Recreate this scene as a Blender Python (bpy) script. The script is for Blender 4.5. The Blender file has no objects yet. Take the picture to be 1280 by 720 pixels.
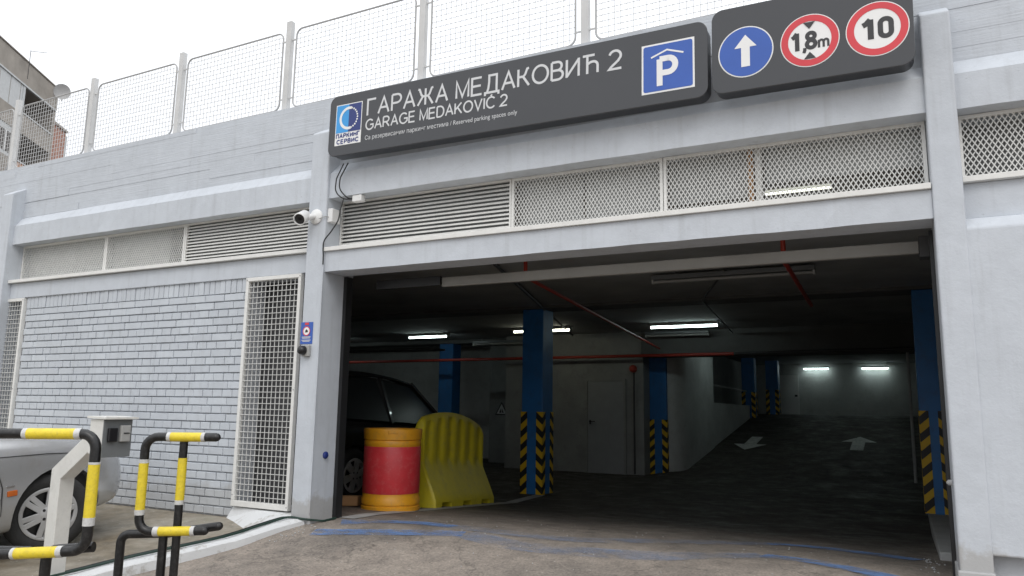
import bpy, bmesh, math, random
from mathutils import Vector, Matrix
random.seed(7)
R = math.radians
scene = bpy.context.scene
COL = scene.collection

# ------------------------------------------------------------------ camera
cam_d = bpy.data.cameras.new('camera')
cam_d.sensor_width = 36.0
cam_d.lens = 948.25 / 1280 * 36.0
cam_d.clip_start = 0.05
cam_d.clip_end = 2000
cam = bpy.data.objects.new('camera', cam_d)
COL.objects.link(cam)
_yaw, _pit, _rol = R(-27.43), R(9.005), R(0.879)
_f = Vector((math.sin(_yaw)*math.cos(_pit), math.cos(_yaw)*math.cos(_pit), math.sin(_pit)))
_r = Vector((math.cos(_yaw), -math.sin(_yaw), 0))
_u = _r.cross(_f)
_r2 = _r*math.cos(_rol) + _u*math.sin(_rol)
_u2 = -_r*math.sin(_rol) + _u*math.cos(_rol)
CAM = Vector((5.6605, -5.146, 1.0063))
cam.matrix_world = Matrix(((_r2.x, _u2.x, -_f.x, CAM.x), (_r2.y, _u2.y, -_f.y, CAM.y),
                           (_r2.z, _u2.z, -_f.z, CAM.z), (0, 0, 0, 1)))
scene.camera = cam

# ------------------------------------------------------------------ overcast sky and sun
world = bpy.data.worlds.new('World')
scene.world = world
world.use_nodes = True
nt = world.node_tree
nt.nodes.clear()
w_out = nt.nodes.new('ShaderNodeOutputWorld')
w_bg = nt.nodes.new('ShaderNodeBackground')
w_sky = nt.nodes.new('ShaderNodeTexSky')
w_sky.sky_type = 'NISHITA'
w_sky.sun_disc = False
w_sky.sun_elevation = R(48)
w_sky.sun_rotation = R(150)
w_sky.air_density = 1.0
w_sky.dust_density = 4.0
# thick cloud deck: the standard overcast sky, three times brighter overhead than at the horizon
w_tc = nt.nodes.new('ShaderNodeTexCoord')
w_sep = nt.nodes.new('ShaderNodeSeparateXYZ')
w_mr = nt.nodes.new('ShaderNodeMapRange')
w_mr.inputs['From Min'].default_value = 0.0
w_mr.inputs['From Max'].default_value = 1.0
w_mr.inputs['To Min'].default_value = 10.0
w_mr.inputs['To Max'].default_value = 22.0
w_cl = nt.nodes.new('ShaderNodeCombineColor')
w_mixc = nt.nodes.new('ShaderNodeMix')
w_mixc.data_type = 'RGBA'
w_mixc.inputs[0].default_value = 0.86
w_tint = nt.nodes.new('ShaderNodeMix')
w_tint.data_type = 'RGBA'
w_tint.blend_type = 'MULTIPLY'
w_tint.inputs[0].default_value = 1.0
w_tint.inputs[7].default_value = (0.97, 0.99, 1.02, 1)
L = nt.links.new
L(w_tc.outputs['Generated'], w_sep.inputs[0])
L(w_sep.outputs['Z'], w_mr.inputs['Value'])
for i in range(3):
    L(w_mr.outputs[0], w_cl.inputs[i])
L(w_cl.outputs[0], w_tint.inputs[6])
L(w_sky.outputs[0], w_mixc.inputs[6])
L(w_tint.outputs[2], w_mixc.inputs[7])
L(w_mixc.outputs[2], w_bg.inputs['Color'])
w_bg.inputs['Strength'].default_value = 0.1
L(w_bg.outputs[0], w_out.inputs['Surface'])

sun_d = bpy.data.lights.new('sun', 'SUN')
sun_d.energy = 0.7
sun_d.angle = R(25)
sun_d.color = (1.0, 0.97, 0.93)
sun = bpy.data.objects.new('sun', sun_d)
COL.objects.link(sun)
_sd = Vector((math.sin(R(150))*math.cos(R(48)), math.cos(R(150))*math.cos(R(48)), math.sin(R(48))))
sun.rotation_euler = _sd.to_track_quat('Z', 'Y').to_euler()

vs = scene.view_settings
vs.view_transform = 'Standard'
vs.look = 'None'
vs.exposure = 0.0
vs.gamma = 1.0
vs.use_curve_mapping = False
scene.cycles.use_denoising = True
scene.cycles.max_bounces = 8
scene.cycles.diffuse_bounces = 5
scene.cycles.transparent_max_bounces = 8
scene.cycles.caustics_reflective = False
scene.cycles.caustics_refractive = False

# ------------------------------------------------------------------ materials
def _nodes(name):
    m = bpy.data.materials.new(name)
    m.use_nodes = True
    n = m.node_tree
    return m, n, n.nodes['Principled BSDF']

def _noise(n, scale, detail=4, rough=0.55, stretch=None, src='Object'):
    if src == 'Position':
        tc = n.nodes.new('ShaderNodeNewGeometry')
    else:
        tc = n.nodes.new('ShaderNodeTexCoord')
    t = n.nodes.new('ShaderNodeTexNoise')
    t.inputs['Scale'].default_value = scale
    t.inputs['Detail'].default_value = detail
    t.inputs['Roughness'].default_value = rough
    if stretch:
        mp = n.nodes.new('ShaderNodeMapping')
        mp.inputs['Scale'].default_value = stretch
        n.links.new(tc.outputs[src], mp.inputs[0])
        n.links.new(mp.outputs[0], t.inputs['Vector'])
    else:
        n.links.new(tc.outputs[src], t.inputs['Vector'])
    return t

def _ramp(n, sock, p0, c0, p1, c1):
    r = n.nodes.new('ShaderNodeValToRGB')
    e = r.color_ramp.elements
    e[0].position, e[1].position = p0, p1
    e[0].color = (*c0, 1) if len(c0) == 3 else c0
    e[1].color = (*c1, 1) if len(c1) == 3 else c1
    n.links.new(sock, r.inputs[0])
    return r.outputs[0]

def _mul(n, a, b, fac=1.0, mode='MULTIPLY'):
    m = n.nodes.new('ShaderNodeMix')
    m.data_type = 'RGBA'
    m.blend_type = mode
    if isinstance(fac, float):
        m.inputs[0].default_value = fac
    else:
        n.links.new(fac, m.inputs[0])
    for s, i in ((a, 6), (b, 7)):
        if isinstance(s, tuple):
            m.inputs[i].default_value = (*s, 1)
        else:
            n.links.new(s, m.inputs[i])
    return m.outputs[2]

def _bump(n, bs, sock, strength, dist, prev=None):
    b = n.nodes.new('ShaderNodeBump')
    b.inputs['Strength'].default_value = strength
    b.inputs['Distance'].default_value = dist
    n.links.new(sock, b.inputs['Height'])
    if prev:
        n.links.new(prev, b.inputs['Normal'])
    n.links.new(b.outputs[0], bs.inputs['Normal'])
    return b.outputs[0]

def plain(name, col, rough=0.5, metal=0.0, var=0.12, scale=6.0, bump=0.0, bscale=60.0, coat=0.0, src='Object', scuff=None, amount=0.5):
    m, n, bs = _nodes(name)
    lo = tuple(c*(1-var) for c in col)
    hi = tuple(min(1, c*(1+var)) for c in col)
    t = _noise(n, scale, 5, src=src)
    c = _ramp(n, t.outputs['Fac'], 0.3, lo, 0.7, hi)
    if scuff:
        k1 = _noise(n, scale*2.3, 7, 0.75, src=src)
        c = _mul(n, c, scuff, _ramp(n, k1.outputs['Fac'], 0.50, (0, 0, 0), 0.70, (amount,)*3), 'MIX')
        k2 = _noise(n, 16.0, 6, 0.8, (1.0, 1.0, 5.0), src=src)
        c = _mul(n, c, scuff, _ramp(n, k2.outputs['Fac'], 0.66, (0, 0, 0), 0.70, (amount,)*3), 'MIX')
    n.links.new(c, bs.inputs['Base Color'])
    bs.inputs['Roughness'].default_value = rough
    bs.inputs['Metallic'].default_value = metal
    bs.inputs['Coat Weight'].default_value = coat
    if bump:
        t2 = _noise(n, bscale, 4, src=src)
        _bump(n, bs, t2.outputs['Fac'], bump, 0.01)
    return m

def painted_concrete(name, col, boards=False, brick=False):
    m, n, bs = _nodes(name)
    big = _noise(n, 0.9, 4, 0.6, src='Position')
    mid = _noise(n, 7.0, 6, 0.65, src='Position')
    c = _ramp(n, big.outputs['Fac'], 0.25, tuple(x*0.93 for x in col), 0.75, tuple(min(1, x*1.04) for x in col))
    c2 = _ramp(n, mid.outputs['Fac'], 0.30, (0.90, 0.90, 0.90), 0.62, (1, 1, 1))
    c = _mul(n, c, c2, 0.8)
    # rain streaks and scuffs
    st = _noise(n, 3.0, 5, 0.6, (5.0, 5.0, 0.35), src='Position')
    c = _mul(n, c, _ramp(n, st.outputs['Fac'], 0.54, (1, 1, 1), 0.76, (0.76, 0.75, 0.73)), 0.48)
    sc = _noise(n, 26.0, 3, 0.5, src='Position')
    c = _mul(n, c, _ramp(n, sc.outputs['Fac'], 0.72, (1, 1, 1), 0.80, (0.72, 0.72, 0.72)), 0.7)
    # hairline cracks and chipped spots
    vo = n.nodes.new('ShaderNodeTexVoronoi')
    vo.feature = 'DISTANCE_TO_EDGE'
    vo.inputs['Scale'].default_value = 1.7
    tcv = n.nodes.new('ShaderNodeNewGeometry')
    wv = n.nodes.new('ShaderNodeVectorMath')
    wv.operation = 'MULTIPLY_ADD'
    wn = _noise(n, 6.0, 3, 0.6, src='Position')
    n.links.new(wn.outputs['Color'], wv.inputs[0])
    wv.inputs[1].default_value = (0.35, 0.35, 0.35)
    n.links.new(tcv.outputs['Position'], wv.inputs[2])
    n.links.new(wv.outputs[0], vo.inputs['Vector'])
    ck = _ramp(n, vo.outputs['Distance'], 0.002, (1, 1, 1), 0.007, (0, 0, 0))
    ckm = _ramp(n, big.outputs['Fac'], 0.55, (0, 0, 0), 0.66, (0.30, 0.30, 0.30))
    c = _mul(n, c, (0.30, 0.30, 0.30), _mul(n, ck, ckm), 'MIX')
    ch = _noise(n, 11.0, 5, 0.7, src='Position')
    c = _mul(n, c, (0.34, 0.33, 0.32), _ramp(n, ch.outputs['Fac'], 0.715, (0, 0, 0), 0.735, (0.55, 0.55, 0.55)), 'MIX')
    # splashed dirt band just above the ground
    sz = n.nodes.new('ShaderNodeSeparateXYZ')
    n.links.new(tcv.outputs['Position'], sz.inputs[0])
    dn = _noise(n, 5.0, 5, 0.65, src='Position')
    sm = n.nodes.new('ShaderNodeMath')
    sm.operation = 'MULTIPLY_ADD'
    n.links.new(dn.outputs['Fac'], sm.inputs[0])
    sm.inputs[1].default_value = -0.45
    n.links.new(sz.outputs['Z'], sm.inputs[2])
    if brick:
        oi = n.nodes.new('ShaderNodeObjectInfo')
        c = _mul(n, c, _ramp(n, oi.outputs['Random'], 0.0, (0.92, 0.92, 0.925), 1.0, (1.04, 1.04, 1.035)), 0.8)
    if True:
        c = _mul(n, c, (0.30, 0.275, 0.235), _ramp(n, sm.outputs[0], -0.24, (0.28,)*3 if brick else (0.5,)*3, 0.06, (0, 0, 0)), 'MIX')
    n.links.new(c, bs.inputs['Base Color'])
    bs.inputs['Roughness'].default_value = 0.72
    b = _bump(n, bs, mid.outputs['Fac'], 0.35, 0.012)
    f = _noise(n, 70.0, 4, 0.6, src='Position')
    b = _bump(n, bs, f.outputs['Fac'], 0.25, 0.004, b)
    if boards:
        g = _noise(n, 4.0, 5, 0.6, (0.6, 1.0, 16.0), src='Position')
        _bump(n, bs, g.outputs['Fac'], 0.35, 0.01, b)
    return m

M = {}
M['concrete'] = painted_concrete('painted_concrete', (0.545, 0.578, 0.622))
M['boards'] = painted_concrete('board_marked_concrete', (0.53, 0.562, 0.605), True)
M['brick'] = painted_concrete('painted_brick', (0.55, 0.584, 0.625), False, True)
M['mortar'] = plain('painted_mortar', (0.46, 0.48, 0.51), 0.85, bump=0.4)
M['white_metal'] = plain('white_painted_metal', (0.72, 0.715, 0.69), 0.45, var=0.05, scale=14)
M['wire'] = plain('white_wire', (0.62, 0.62, 0.60), 0.5, var=0.08, scale=20)
M['galv'] = plain('grey_wire', (0.42, 0.42, 0.42), 0.5, var=0.1, scale=20)
M['fence_wire'] = plain('pale_fence_wire', (0.52, 0.52, 0.52), 0.5, var=0.1, scale=20)
M['fence_post'] = plain('fence_post_paint', (0.58, 0.58, 0.575), 0.55, var=0.08)
M['sign_face'] = plain('sign_anthracite', (0.050, 0.052, 0.057), 0.2, var=0.04, scale=2)
M['sign_side'] = plain('sign_dark_rim', (0.028, 0.03, 0.034), 0.35, var=0.05)
M['print_white'] = plain('print_white', (0.80, 0.80, 0.79), 0.45, var=0.02)
M['print_grey'] = plain('print_silver', (0.62, 0.63, 0.64), 0.45, var=0.02)
M['print_blue'] = plain('print_blue', (0.035, 0.105, 0.42), 0.35, var=0.05)
M['print_navy'] = plain('print_navy', (0.018, 0.035, 0.18), 0.35, var=0.05)
M['print_cyan'] = plain('print_cyan', (0.04, 0.32, 0.72), 0.35, var=0.05)
M['print_red'] = plain('print_red', (0.62, 0.045, 0.06), 0.4, var=0.05)
M['print_black'] = plain('print_black', (0.03, 0.03, 0.032), 0.45, var=0.05)
M['black_paint'] = plain('black_gloss_paint', (0.007, 0.007, 0.0075), 0.32, var=0.2, scale=18, bump=0.05, scuff=(0.10, 0.095, 0.09), amount=0.35)
M['yellow_tape'] = plain('yellow_tape', (0.72, 0.56, 0.03), 0.42, var=0.09, scale=22, bump=0.25, bscale=40, scuff=(0.30, 0.25, 0.08), amount=0.45)
M['white_tape'] = plain('white_tape', (0.56, 0.56, 0.55), 0.5, var=0.12, scale=40, bump=0.3, bscale=80, scuff=(0.28, 0.27, 0.25), amount=0.5)
M['kiosk'] = plain('cream_white_paint', (0.68, 0.675, 0.64), 0.4, var=0.06, scuff=(0.42, 0.40, 0.36), amount=0.35)
M['grey_plate'] = plain('grey_plate', (0.155, 0.165, 0.17), 0.45, var=0.08)
M['dev_grey'] = plain('device_grey', (0.36, 0.36, 0.35), 0.5, var=0.04)
M['dev_black'] = plain('device_black', (0.012, 0.012, 0.014), 0.3, var=0.1)
M['silver'] = plain('silver_car_paint', (0.46, 0.465, 0.47), 0.25, 0.5, var=0.05, scale=3, coat=0.7, scuff=(0.36, 0.33, 0.29), amount=0.35)
M['black_car'] = plain('black_car_paint', (0.012, 0.012, 0.014), 0.25, 0.1, var=0.1, coat=0.7)
M['glass'] = plain('tinted_glass', (0.015, 0.018, 0.02), 0.22, var=0.05)
M['tyre'] = plain('tyre_rubber', (0.022, 0.022, 0.022), 0.8, var=0.2, scale=20, bump=0.3)
M['rim'] = plain('wheel_cover', (0.42, 0.42, 0.42), 0.4, 0.35, var=0.12, scale=12)
M['rubber'] = plain('black_plastic', (0.018, 0.018, 0.018), 0.6, var=0.1)
M['red_lens'] = plain('red_lens', (0.35, 0.01, 0.012), 0.2, var=0.05)
M['amber_lens'] = plain('amber_lens', (0.50, 0.12, 0.02), 0.25, var=0.05)
M['clear_lens'] = plain('clear_lens', (0.30, 0.31, 0.32), 0.12, var=0.05)
M['chrome'] = plain('chrome', (0.55, 0.55, 0.55), 0.15, 0.9, var=0.04)
M['col_blue'] = plain('blue_column_paint', (0.025, 0.17, 0.46), 0.45, var=0.12, scale=3, bump=0.1, scuff=(0.05, 0.08, 0.14), amount=0.4)
M['int_wall'] = plain('garage_white_wall', (0.52, 0.53, 0.52), 0.7, var=0.10, scale=2, bump=0.2, scuff=(0.30, 0.29, 0.28), amount=0.4)
M['int_grey'] = plain('garage_grey_wall', (0.29, 0.295, 0.29), 0.75, var=0.14, scale=2, bump=0.2, scuff=(0.16, 0.155, 0.15), amount=0.45)
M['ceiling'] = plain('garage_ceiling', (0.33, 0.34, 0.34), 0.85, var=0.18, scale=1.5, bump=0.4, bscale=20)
M['beam_dark'] = plain('dark_beam_concrete', (0.12, 0.122, 0.12), 0.85, var=0.2, scale=1.5, bump=0.4, bscale=20)  # ceiling concrete in a darker tone, used for the beams
M['door_grey'] = plain('grey_door_paint', (0.30, 0.31, 0.32), 0.5, var=0.05)
M['red_pipe'] = plain('red_pipe_paint', (0.36, 0.035, 0.02), 0.4, var=0.1)
M['dark_pipe'] = plain('dark_pipe', (0.05, 0.05, 0.052), 0.5, var=0.1)
M['cable'] = plain('black_cable', (0.02, 0.021, 0.022), 0.5, var=0.1)
M['green_cable'] = plain('green_hose', (0.015, 0.04, 0.03), 0.45, var=0.1)
M['barrel_yel'] = plain('orange_yellow_plastic', (0.72, 0.33, 0.015), 0.45, var=0.08, scale=5, bump=0.1, bscale=12, scuff=(0.34, 0.20, 0.07), amount=0.45)
M['barrel_red'] = plain('red_reflective_sheet', (0.60, 0.04, 0.05), 0.4, var=0.07, scale=8, bump=0.12, bscale=9, scuff=(0.62, 0.22, 0.20), amount=0.35)
M['barrier_yel'] = plain('yellow_plastic', (0.66, 0.55, 0.025), 0.45, var=0.08, scale=4, bump=0.1, bscale=10, scuff=(0.36, 0.31, 0.10), amount=0.4)
M['roller'] = plain('cream_roller_box', (0.27, 0.265, 0.25), 0.5, var=0.06)
M['rail'] = plain('black_guide_rail', (0.015, 0.015, 0.016), 0.4, var=0.1)
M['frosted'] = plain('frosted_pane', (0.42, 0.43, 0.42), 0.35, var=0.15, scale=1.2)
M['cardboard'] = plain('cardboard', (0.40, 0.22, 0.10), 0.8, var=0.1)
M['camera_white'] = plain('camera_white', (0.74, 0.74, 0.73), 0.4, var=0.03)
M['dish'] = plain('dish_grey', (0.50, 0.50, 0.50), 0.5, var=0.05)
M['old_conc'] = plain('weathered_concrete', (0.36, 0.325, 0.285), 0.85, var=0.18, scale=1.2, bump=0.3, bscale=8)
M['old_white'] = plain('old_white_panel', (0.60, 0.61, 0.61), 0.7, var=0.06)
M['old_dark'] = plain('dark_loggia', (0.11, 0.10, 0.095), 0.8, var=0.2)
M['facade_brick'] = plain('orange_facade_brick', (0.56, 0.33, 0.22), 0.85, var=0.15, scale=3)
M['facade_brick2'] = plain('red_facade_brick', (0.44, 0.23, 0.17), 0.85, var=0.18, scale=3)
M['floor_white'] = plain('worn_white_line', (0.40, 0.40, 0.39), 0.7, var=0.25, scale=5)
M['arrow_white'] = plain('worn_arrow_paint', (0.66, 0.66, 0.64), 0.7, var=0.2, scale=8, scuff=(0.12, 0.11, 0.10), amount=0.8)
M['pad_conc'] = plain('light_concrete_kerb', (0.36, 0.365, 0.36), 0.75, var=0.12, scale=4, bump=0.2)

def emit(name, col, s):
    m, n, bs = _nodes(name)
    bs.inputs['Base Color'].default_value = (0.8, 0.8, 0.8, 1)
    bs.inputs['Emission Color'].default_value = (*col, 1)
    bs.inputs['Emission Strength'].default_value = s
    return m
M['tube'] = emit('fluorescent_tube', (0.82, 1.0, 0.97), 12.0)
M['tube_warm'] = emit('fluorescent_tube_warm', (1.0, 1.0, 0.78), 10.0)
M['tube_dim'] = emit('fluorescent_tube_dim', (0.98, 1.0, 0.82), 2.6)

def asphalt(name, base, wear):
    m, n, bs = _nodes(name)
    big = _noise(n, 0.55, 5, 0.62, src='Object')
    c = _ramp(n, big.outputs['Fac'], 0.32, base, 0.68, wear)
    mid = _noise(n, 3.5, 7, 0.7)
    c = _mul(n, c, _ramp(n, mid.outputs['Fac'], 0.30, (0.55, 0.55, 0.56), 0.66, (1.08, 1.06, 1.03)), 0.85)
    fine = _noise(n, 120.0, 3, 0.7)
    c = _mul(n, c, _ramp(n, fine.outputs['Fac'], 0.35, (0.70, 0.70, 0.70), 0.68, (1.25, 1.24, 1.22)), 0.7)
    # tyre tracks along the driving direction
    tr = _noise(n, 2.2, 3, 0.5, (1.0, 0.12, 1.0))
    c = _mul(n, c, _ramp(n, tr.outputs['Fac'], 0.42, (0.62, 0.61, 0.60), 0.60, (1, 1, 1)), 0.6)
    n.links.new(c, bs.inputs['Base Color'])
    bs.inputs['Roughness'].default_value = 0.82
    b = _bump(n, bs, fine.outputs['Fac'], 0.55, 0.004)
    _bump(n, bs, mid.outputs['Fac'], 0.35, 0.01, b)
    return m
def drive_material():
    m, n, bs = _nodes('worn_tan_to_dark_asphalt')
    tc = n.nodes.new('ShaderNodeTexCoord')
    sp = n.nodes.new('ShaderNodeSeparateXYZ')
    n.links.new(tc.outputs['Object'], sp.inputs[0])
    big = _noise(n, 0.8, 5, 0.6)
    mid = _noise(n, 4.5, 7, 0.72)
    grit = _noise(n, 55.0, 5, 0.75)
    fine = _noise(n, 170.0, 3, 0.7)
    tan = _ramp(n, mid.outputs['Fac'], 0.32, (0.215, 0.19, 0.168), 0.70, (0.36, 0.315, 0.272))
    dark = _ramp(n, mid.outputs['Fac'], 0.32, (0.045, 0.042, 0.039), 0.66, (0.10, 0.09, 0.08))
    # tan gives way to dark over the first metres indoors, broken up by noise
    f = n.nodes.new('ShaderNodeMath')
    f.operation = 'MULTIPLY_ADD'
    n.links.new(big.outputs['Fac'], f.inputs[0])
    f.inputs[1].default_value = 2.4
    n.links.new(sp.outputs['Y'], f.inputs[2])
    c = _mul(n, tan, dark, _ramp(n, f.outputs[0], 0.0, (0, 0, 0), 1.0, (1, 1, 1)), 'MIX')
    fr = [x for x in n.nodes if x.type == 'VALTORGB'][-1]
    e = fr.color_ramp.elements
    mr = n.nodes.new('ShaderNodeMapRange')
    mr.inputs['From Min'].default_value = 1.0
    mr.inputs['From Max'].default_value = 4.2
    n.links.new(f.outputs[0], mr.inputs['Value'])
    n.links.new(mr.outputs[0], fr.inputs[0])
    # grey old asphalt showing where the tan is worn off
    c = _mul(n, c, (0.115, 0.108, 0.10), _ramp(n, big.outputs['Fac'], 0.53, (0, 0, 0), 0.68, (0.45, 0.45, 0.45)), 'MIX')
    sp2 = _noise(n, 2.6, 5, 0.75)
    c = _mul(n, c, (0.045, 0.042, 0.04), _ramp(n, sp2.outputs['Fac'], 0.655, (0, 0, 0), 0.70, (0.8, 0.8, 0.8)), 'MIX')
    c = _mul(n, c, _ramp(n, grit.outputs['Fac'], 0.33, (0.58, 0.58, 0.58), 0.66, (1.26, 1.24, 1.21)), 0.85)
    vo = n.nodes.new('ShaderNodeTexVoronoi')
    vo.feature = 'DISTANCE_TO_EDGE'
    vo.inputs['Scale'].default_value = 1.1
    wv = n.nodes.new('ShaderNodeVectorMath')
    wv.operation = 'MULTIPLY_ADD'
    wn = _noise(n, 3.0, 4, 0.65)
    n.links.new(wn.outputs['Color'], wv.inputs[0])
    wv.inputs[1].default_value = (0.5, 0.5, 0.5)
    n.links.new(tc.outputs['Object'], wv.inputs[2])
    n.links.new(wv.outputs[0], vo.inputs['Vector'])
    c = _mul(n, c, (0.05, 0.047, 0.045), _ramp(n, vo.outputs['Distance'], 0.003, (0.40, 0.40, 0.40), 0.010, (0, 0, 0)), 'MIX')
    pe = _noise(n, 38.0, 2, 0.5)
    c = _mul(n, c, (0.46, 0.43, 0.39), _ramp(n, pe.outputs['Fac'], 0.72, (0, 0, 0), 0.745, (0.8, 0.8, 0.8)), 'MIX')
    c = _mul(n, c, (0.03, 0.03, 0.03), _ramp(n, pe.outputs['Fac'], 0.27, (0.75, 0.75, 0.75), 0.295, (0, 0, 0)), 'MIX')
    n.links.new(c, bs.inputs['Base Color'])
    n.links.new(_ramp(n, sp2.outputs['Fac'], 0.40, (0.85, 0.85, 0.85), 0.68, (0.42, 0.42, 0.42)), bs.inputs['Roughness'])
    bs.inputs['Specular IOR Level'].default_value = 0.22
    b = _bump(n, bs, grit.outputs['Fac'], 0.6, 0.006)
    b = _bump(n, bs, fine.outputs['Fac'], 0.4, 0.003, b)
    _bump(n, bs, mid.outputs['Fac'], 0.5, 0.014, b)
    return m
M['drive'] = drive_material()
M['street'] = asphalt('street_asphalt', (0.05, 0.05, 0.05), (0.075, 0.073, 0.07))

def pad_material():
    m, n, bs = _nodes('dirty_concrete_pavement')
    big = _noise(n, 1.3, 6, 0.65)
    c = _ramp(n, big.outputs['Fac'], 0.34, (0.20, 0.165, 0.115), 0.66, (0.36, 0.335, 0.29))
    mid = _noise(n, 9.0, 6, 0.7)
    c = _mul(n, c, _ramp(n, mid.outputs['Fac'], 0.33, (0.60, 0.60, 0.58), 0.62, (1.05, 1.04, 1.02)), 0.8)
    moss = _noise(n, 2.1, 4, 0.6)
    c = _mul(n, c, (0.16, 0.15, 0.085), _ramp(n, moss.outputs['Fac'], 0.56, (0, 0, 0), 0.72, (0.6, 0.6, 0.6)), 'MIX')
    wh = _noise(n, 42.0, 2, 0.5)
    c = _mul(n, c, (0.55, 0.54, 0.50), _ramp(n, wh.outputs['Fac'], 0.70, (0, 0, 0), 0.74, (0.7, 0.7, 0.7)), 'MIX')
    n.links.new(c, bs.inputs['Base Color'])
    bs.inputs['Roughness'].default_value = 0.8
    b = _bump(n, bs, mid.outputs['Fac'], 0.4, 0.012)
    return m
M['pad'] = pad_material()

def kerb_material():
    m, n, bs = _nodes('worn_white_kerb')
    t = _noise(n, 5.0, 7, 0.7)
    c = _ramp(n, t.outputs['Fac'], 0.36, (0.36, 0.34, 0.31), 0.48, (0.64, 0.65, 0.655))
    n.links.new(c, bs.inputs['Base Color'])
    bs.inputs['Roughness'].default_value = 0.8
    _bump(n, bs, t.outputs['Fac'], 0.5, 0.02)
    return m
M['kerb'] = kerb_material()

def blue_line_material(name, lo, hi, col):
    m, n, bs = _nodes(name)
    bs.inputs['Base Color'].default_value = (*col, 1)
    bs.inputs['Roughness'].default_value = 0.75
    t = _noise(n, 7.0, 7, 0.75, (0.45, 1.0, 1.0))
    a = _ramp(n, t.outputs['Fac'], lo, (0, 0, 0), hi, (1, 1, 1))
    n.links.new(a, bs.inputs['Alpha'])
    return m
M['blue_strong'] = blue_line_material('blue_floor_paint', 0.36, 0.66, (0.13, 0.24, 0.48))
M['blue_faint'] = blue_line_material('faded_blue_floor_paint', 0.38, 0.95, (0.18, 0.25, 0.39))

def stripe_material():
    m, n, bs = _nodes('yellow_black_hazard_tape')
    tc = n.nodes.new('ShaderNodeTexCoord')
    sp = n.nodes.new('ShaderNodeSeparateXYZ')
    n.links.new(tc.outputs['Object'], sp.inputs[0])
    def mth(op, a, b=None):
        k = n.nodes.new('ShaderNodeMath')
        k.operation = op
        for i, v in enumerate((a, b)):
            if v is None:
                continue
            if isinstance(v, (int, float)):
                k.inputs[i].default_value = v
            else:
                n.links.new(v, k.inputs[i])
        return k.outputs[0]
    u = mth('ADD', mth('ABSOLUTE', sp.outputs[0]), mth('ABSOLUTE', sp.outputs[1]))
    v = mth('SUBTRACT', sp.outputs[2], mth('MULTIPLY', u, 0.9))
    fr = mth('FRACT', mth('DIVIDE', v, 0.198))
    st = mth('GREATER_THAN', fr, 0.5)
    c = _mul(n, (0.012, 0.012, 0.012), (0.70, 0.44, 0.01), st, 'MIX')
    n.links.new(c, bs.inputs['Base Color'])
    bs.inputs['Roughness'].default_value = 0.5
    return m
M['hazard'] = stripe_material()

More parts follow.
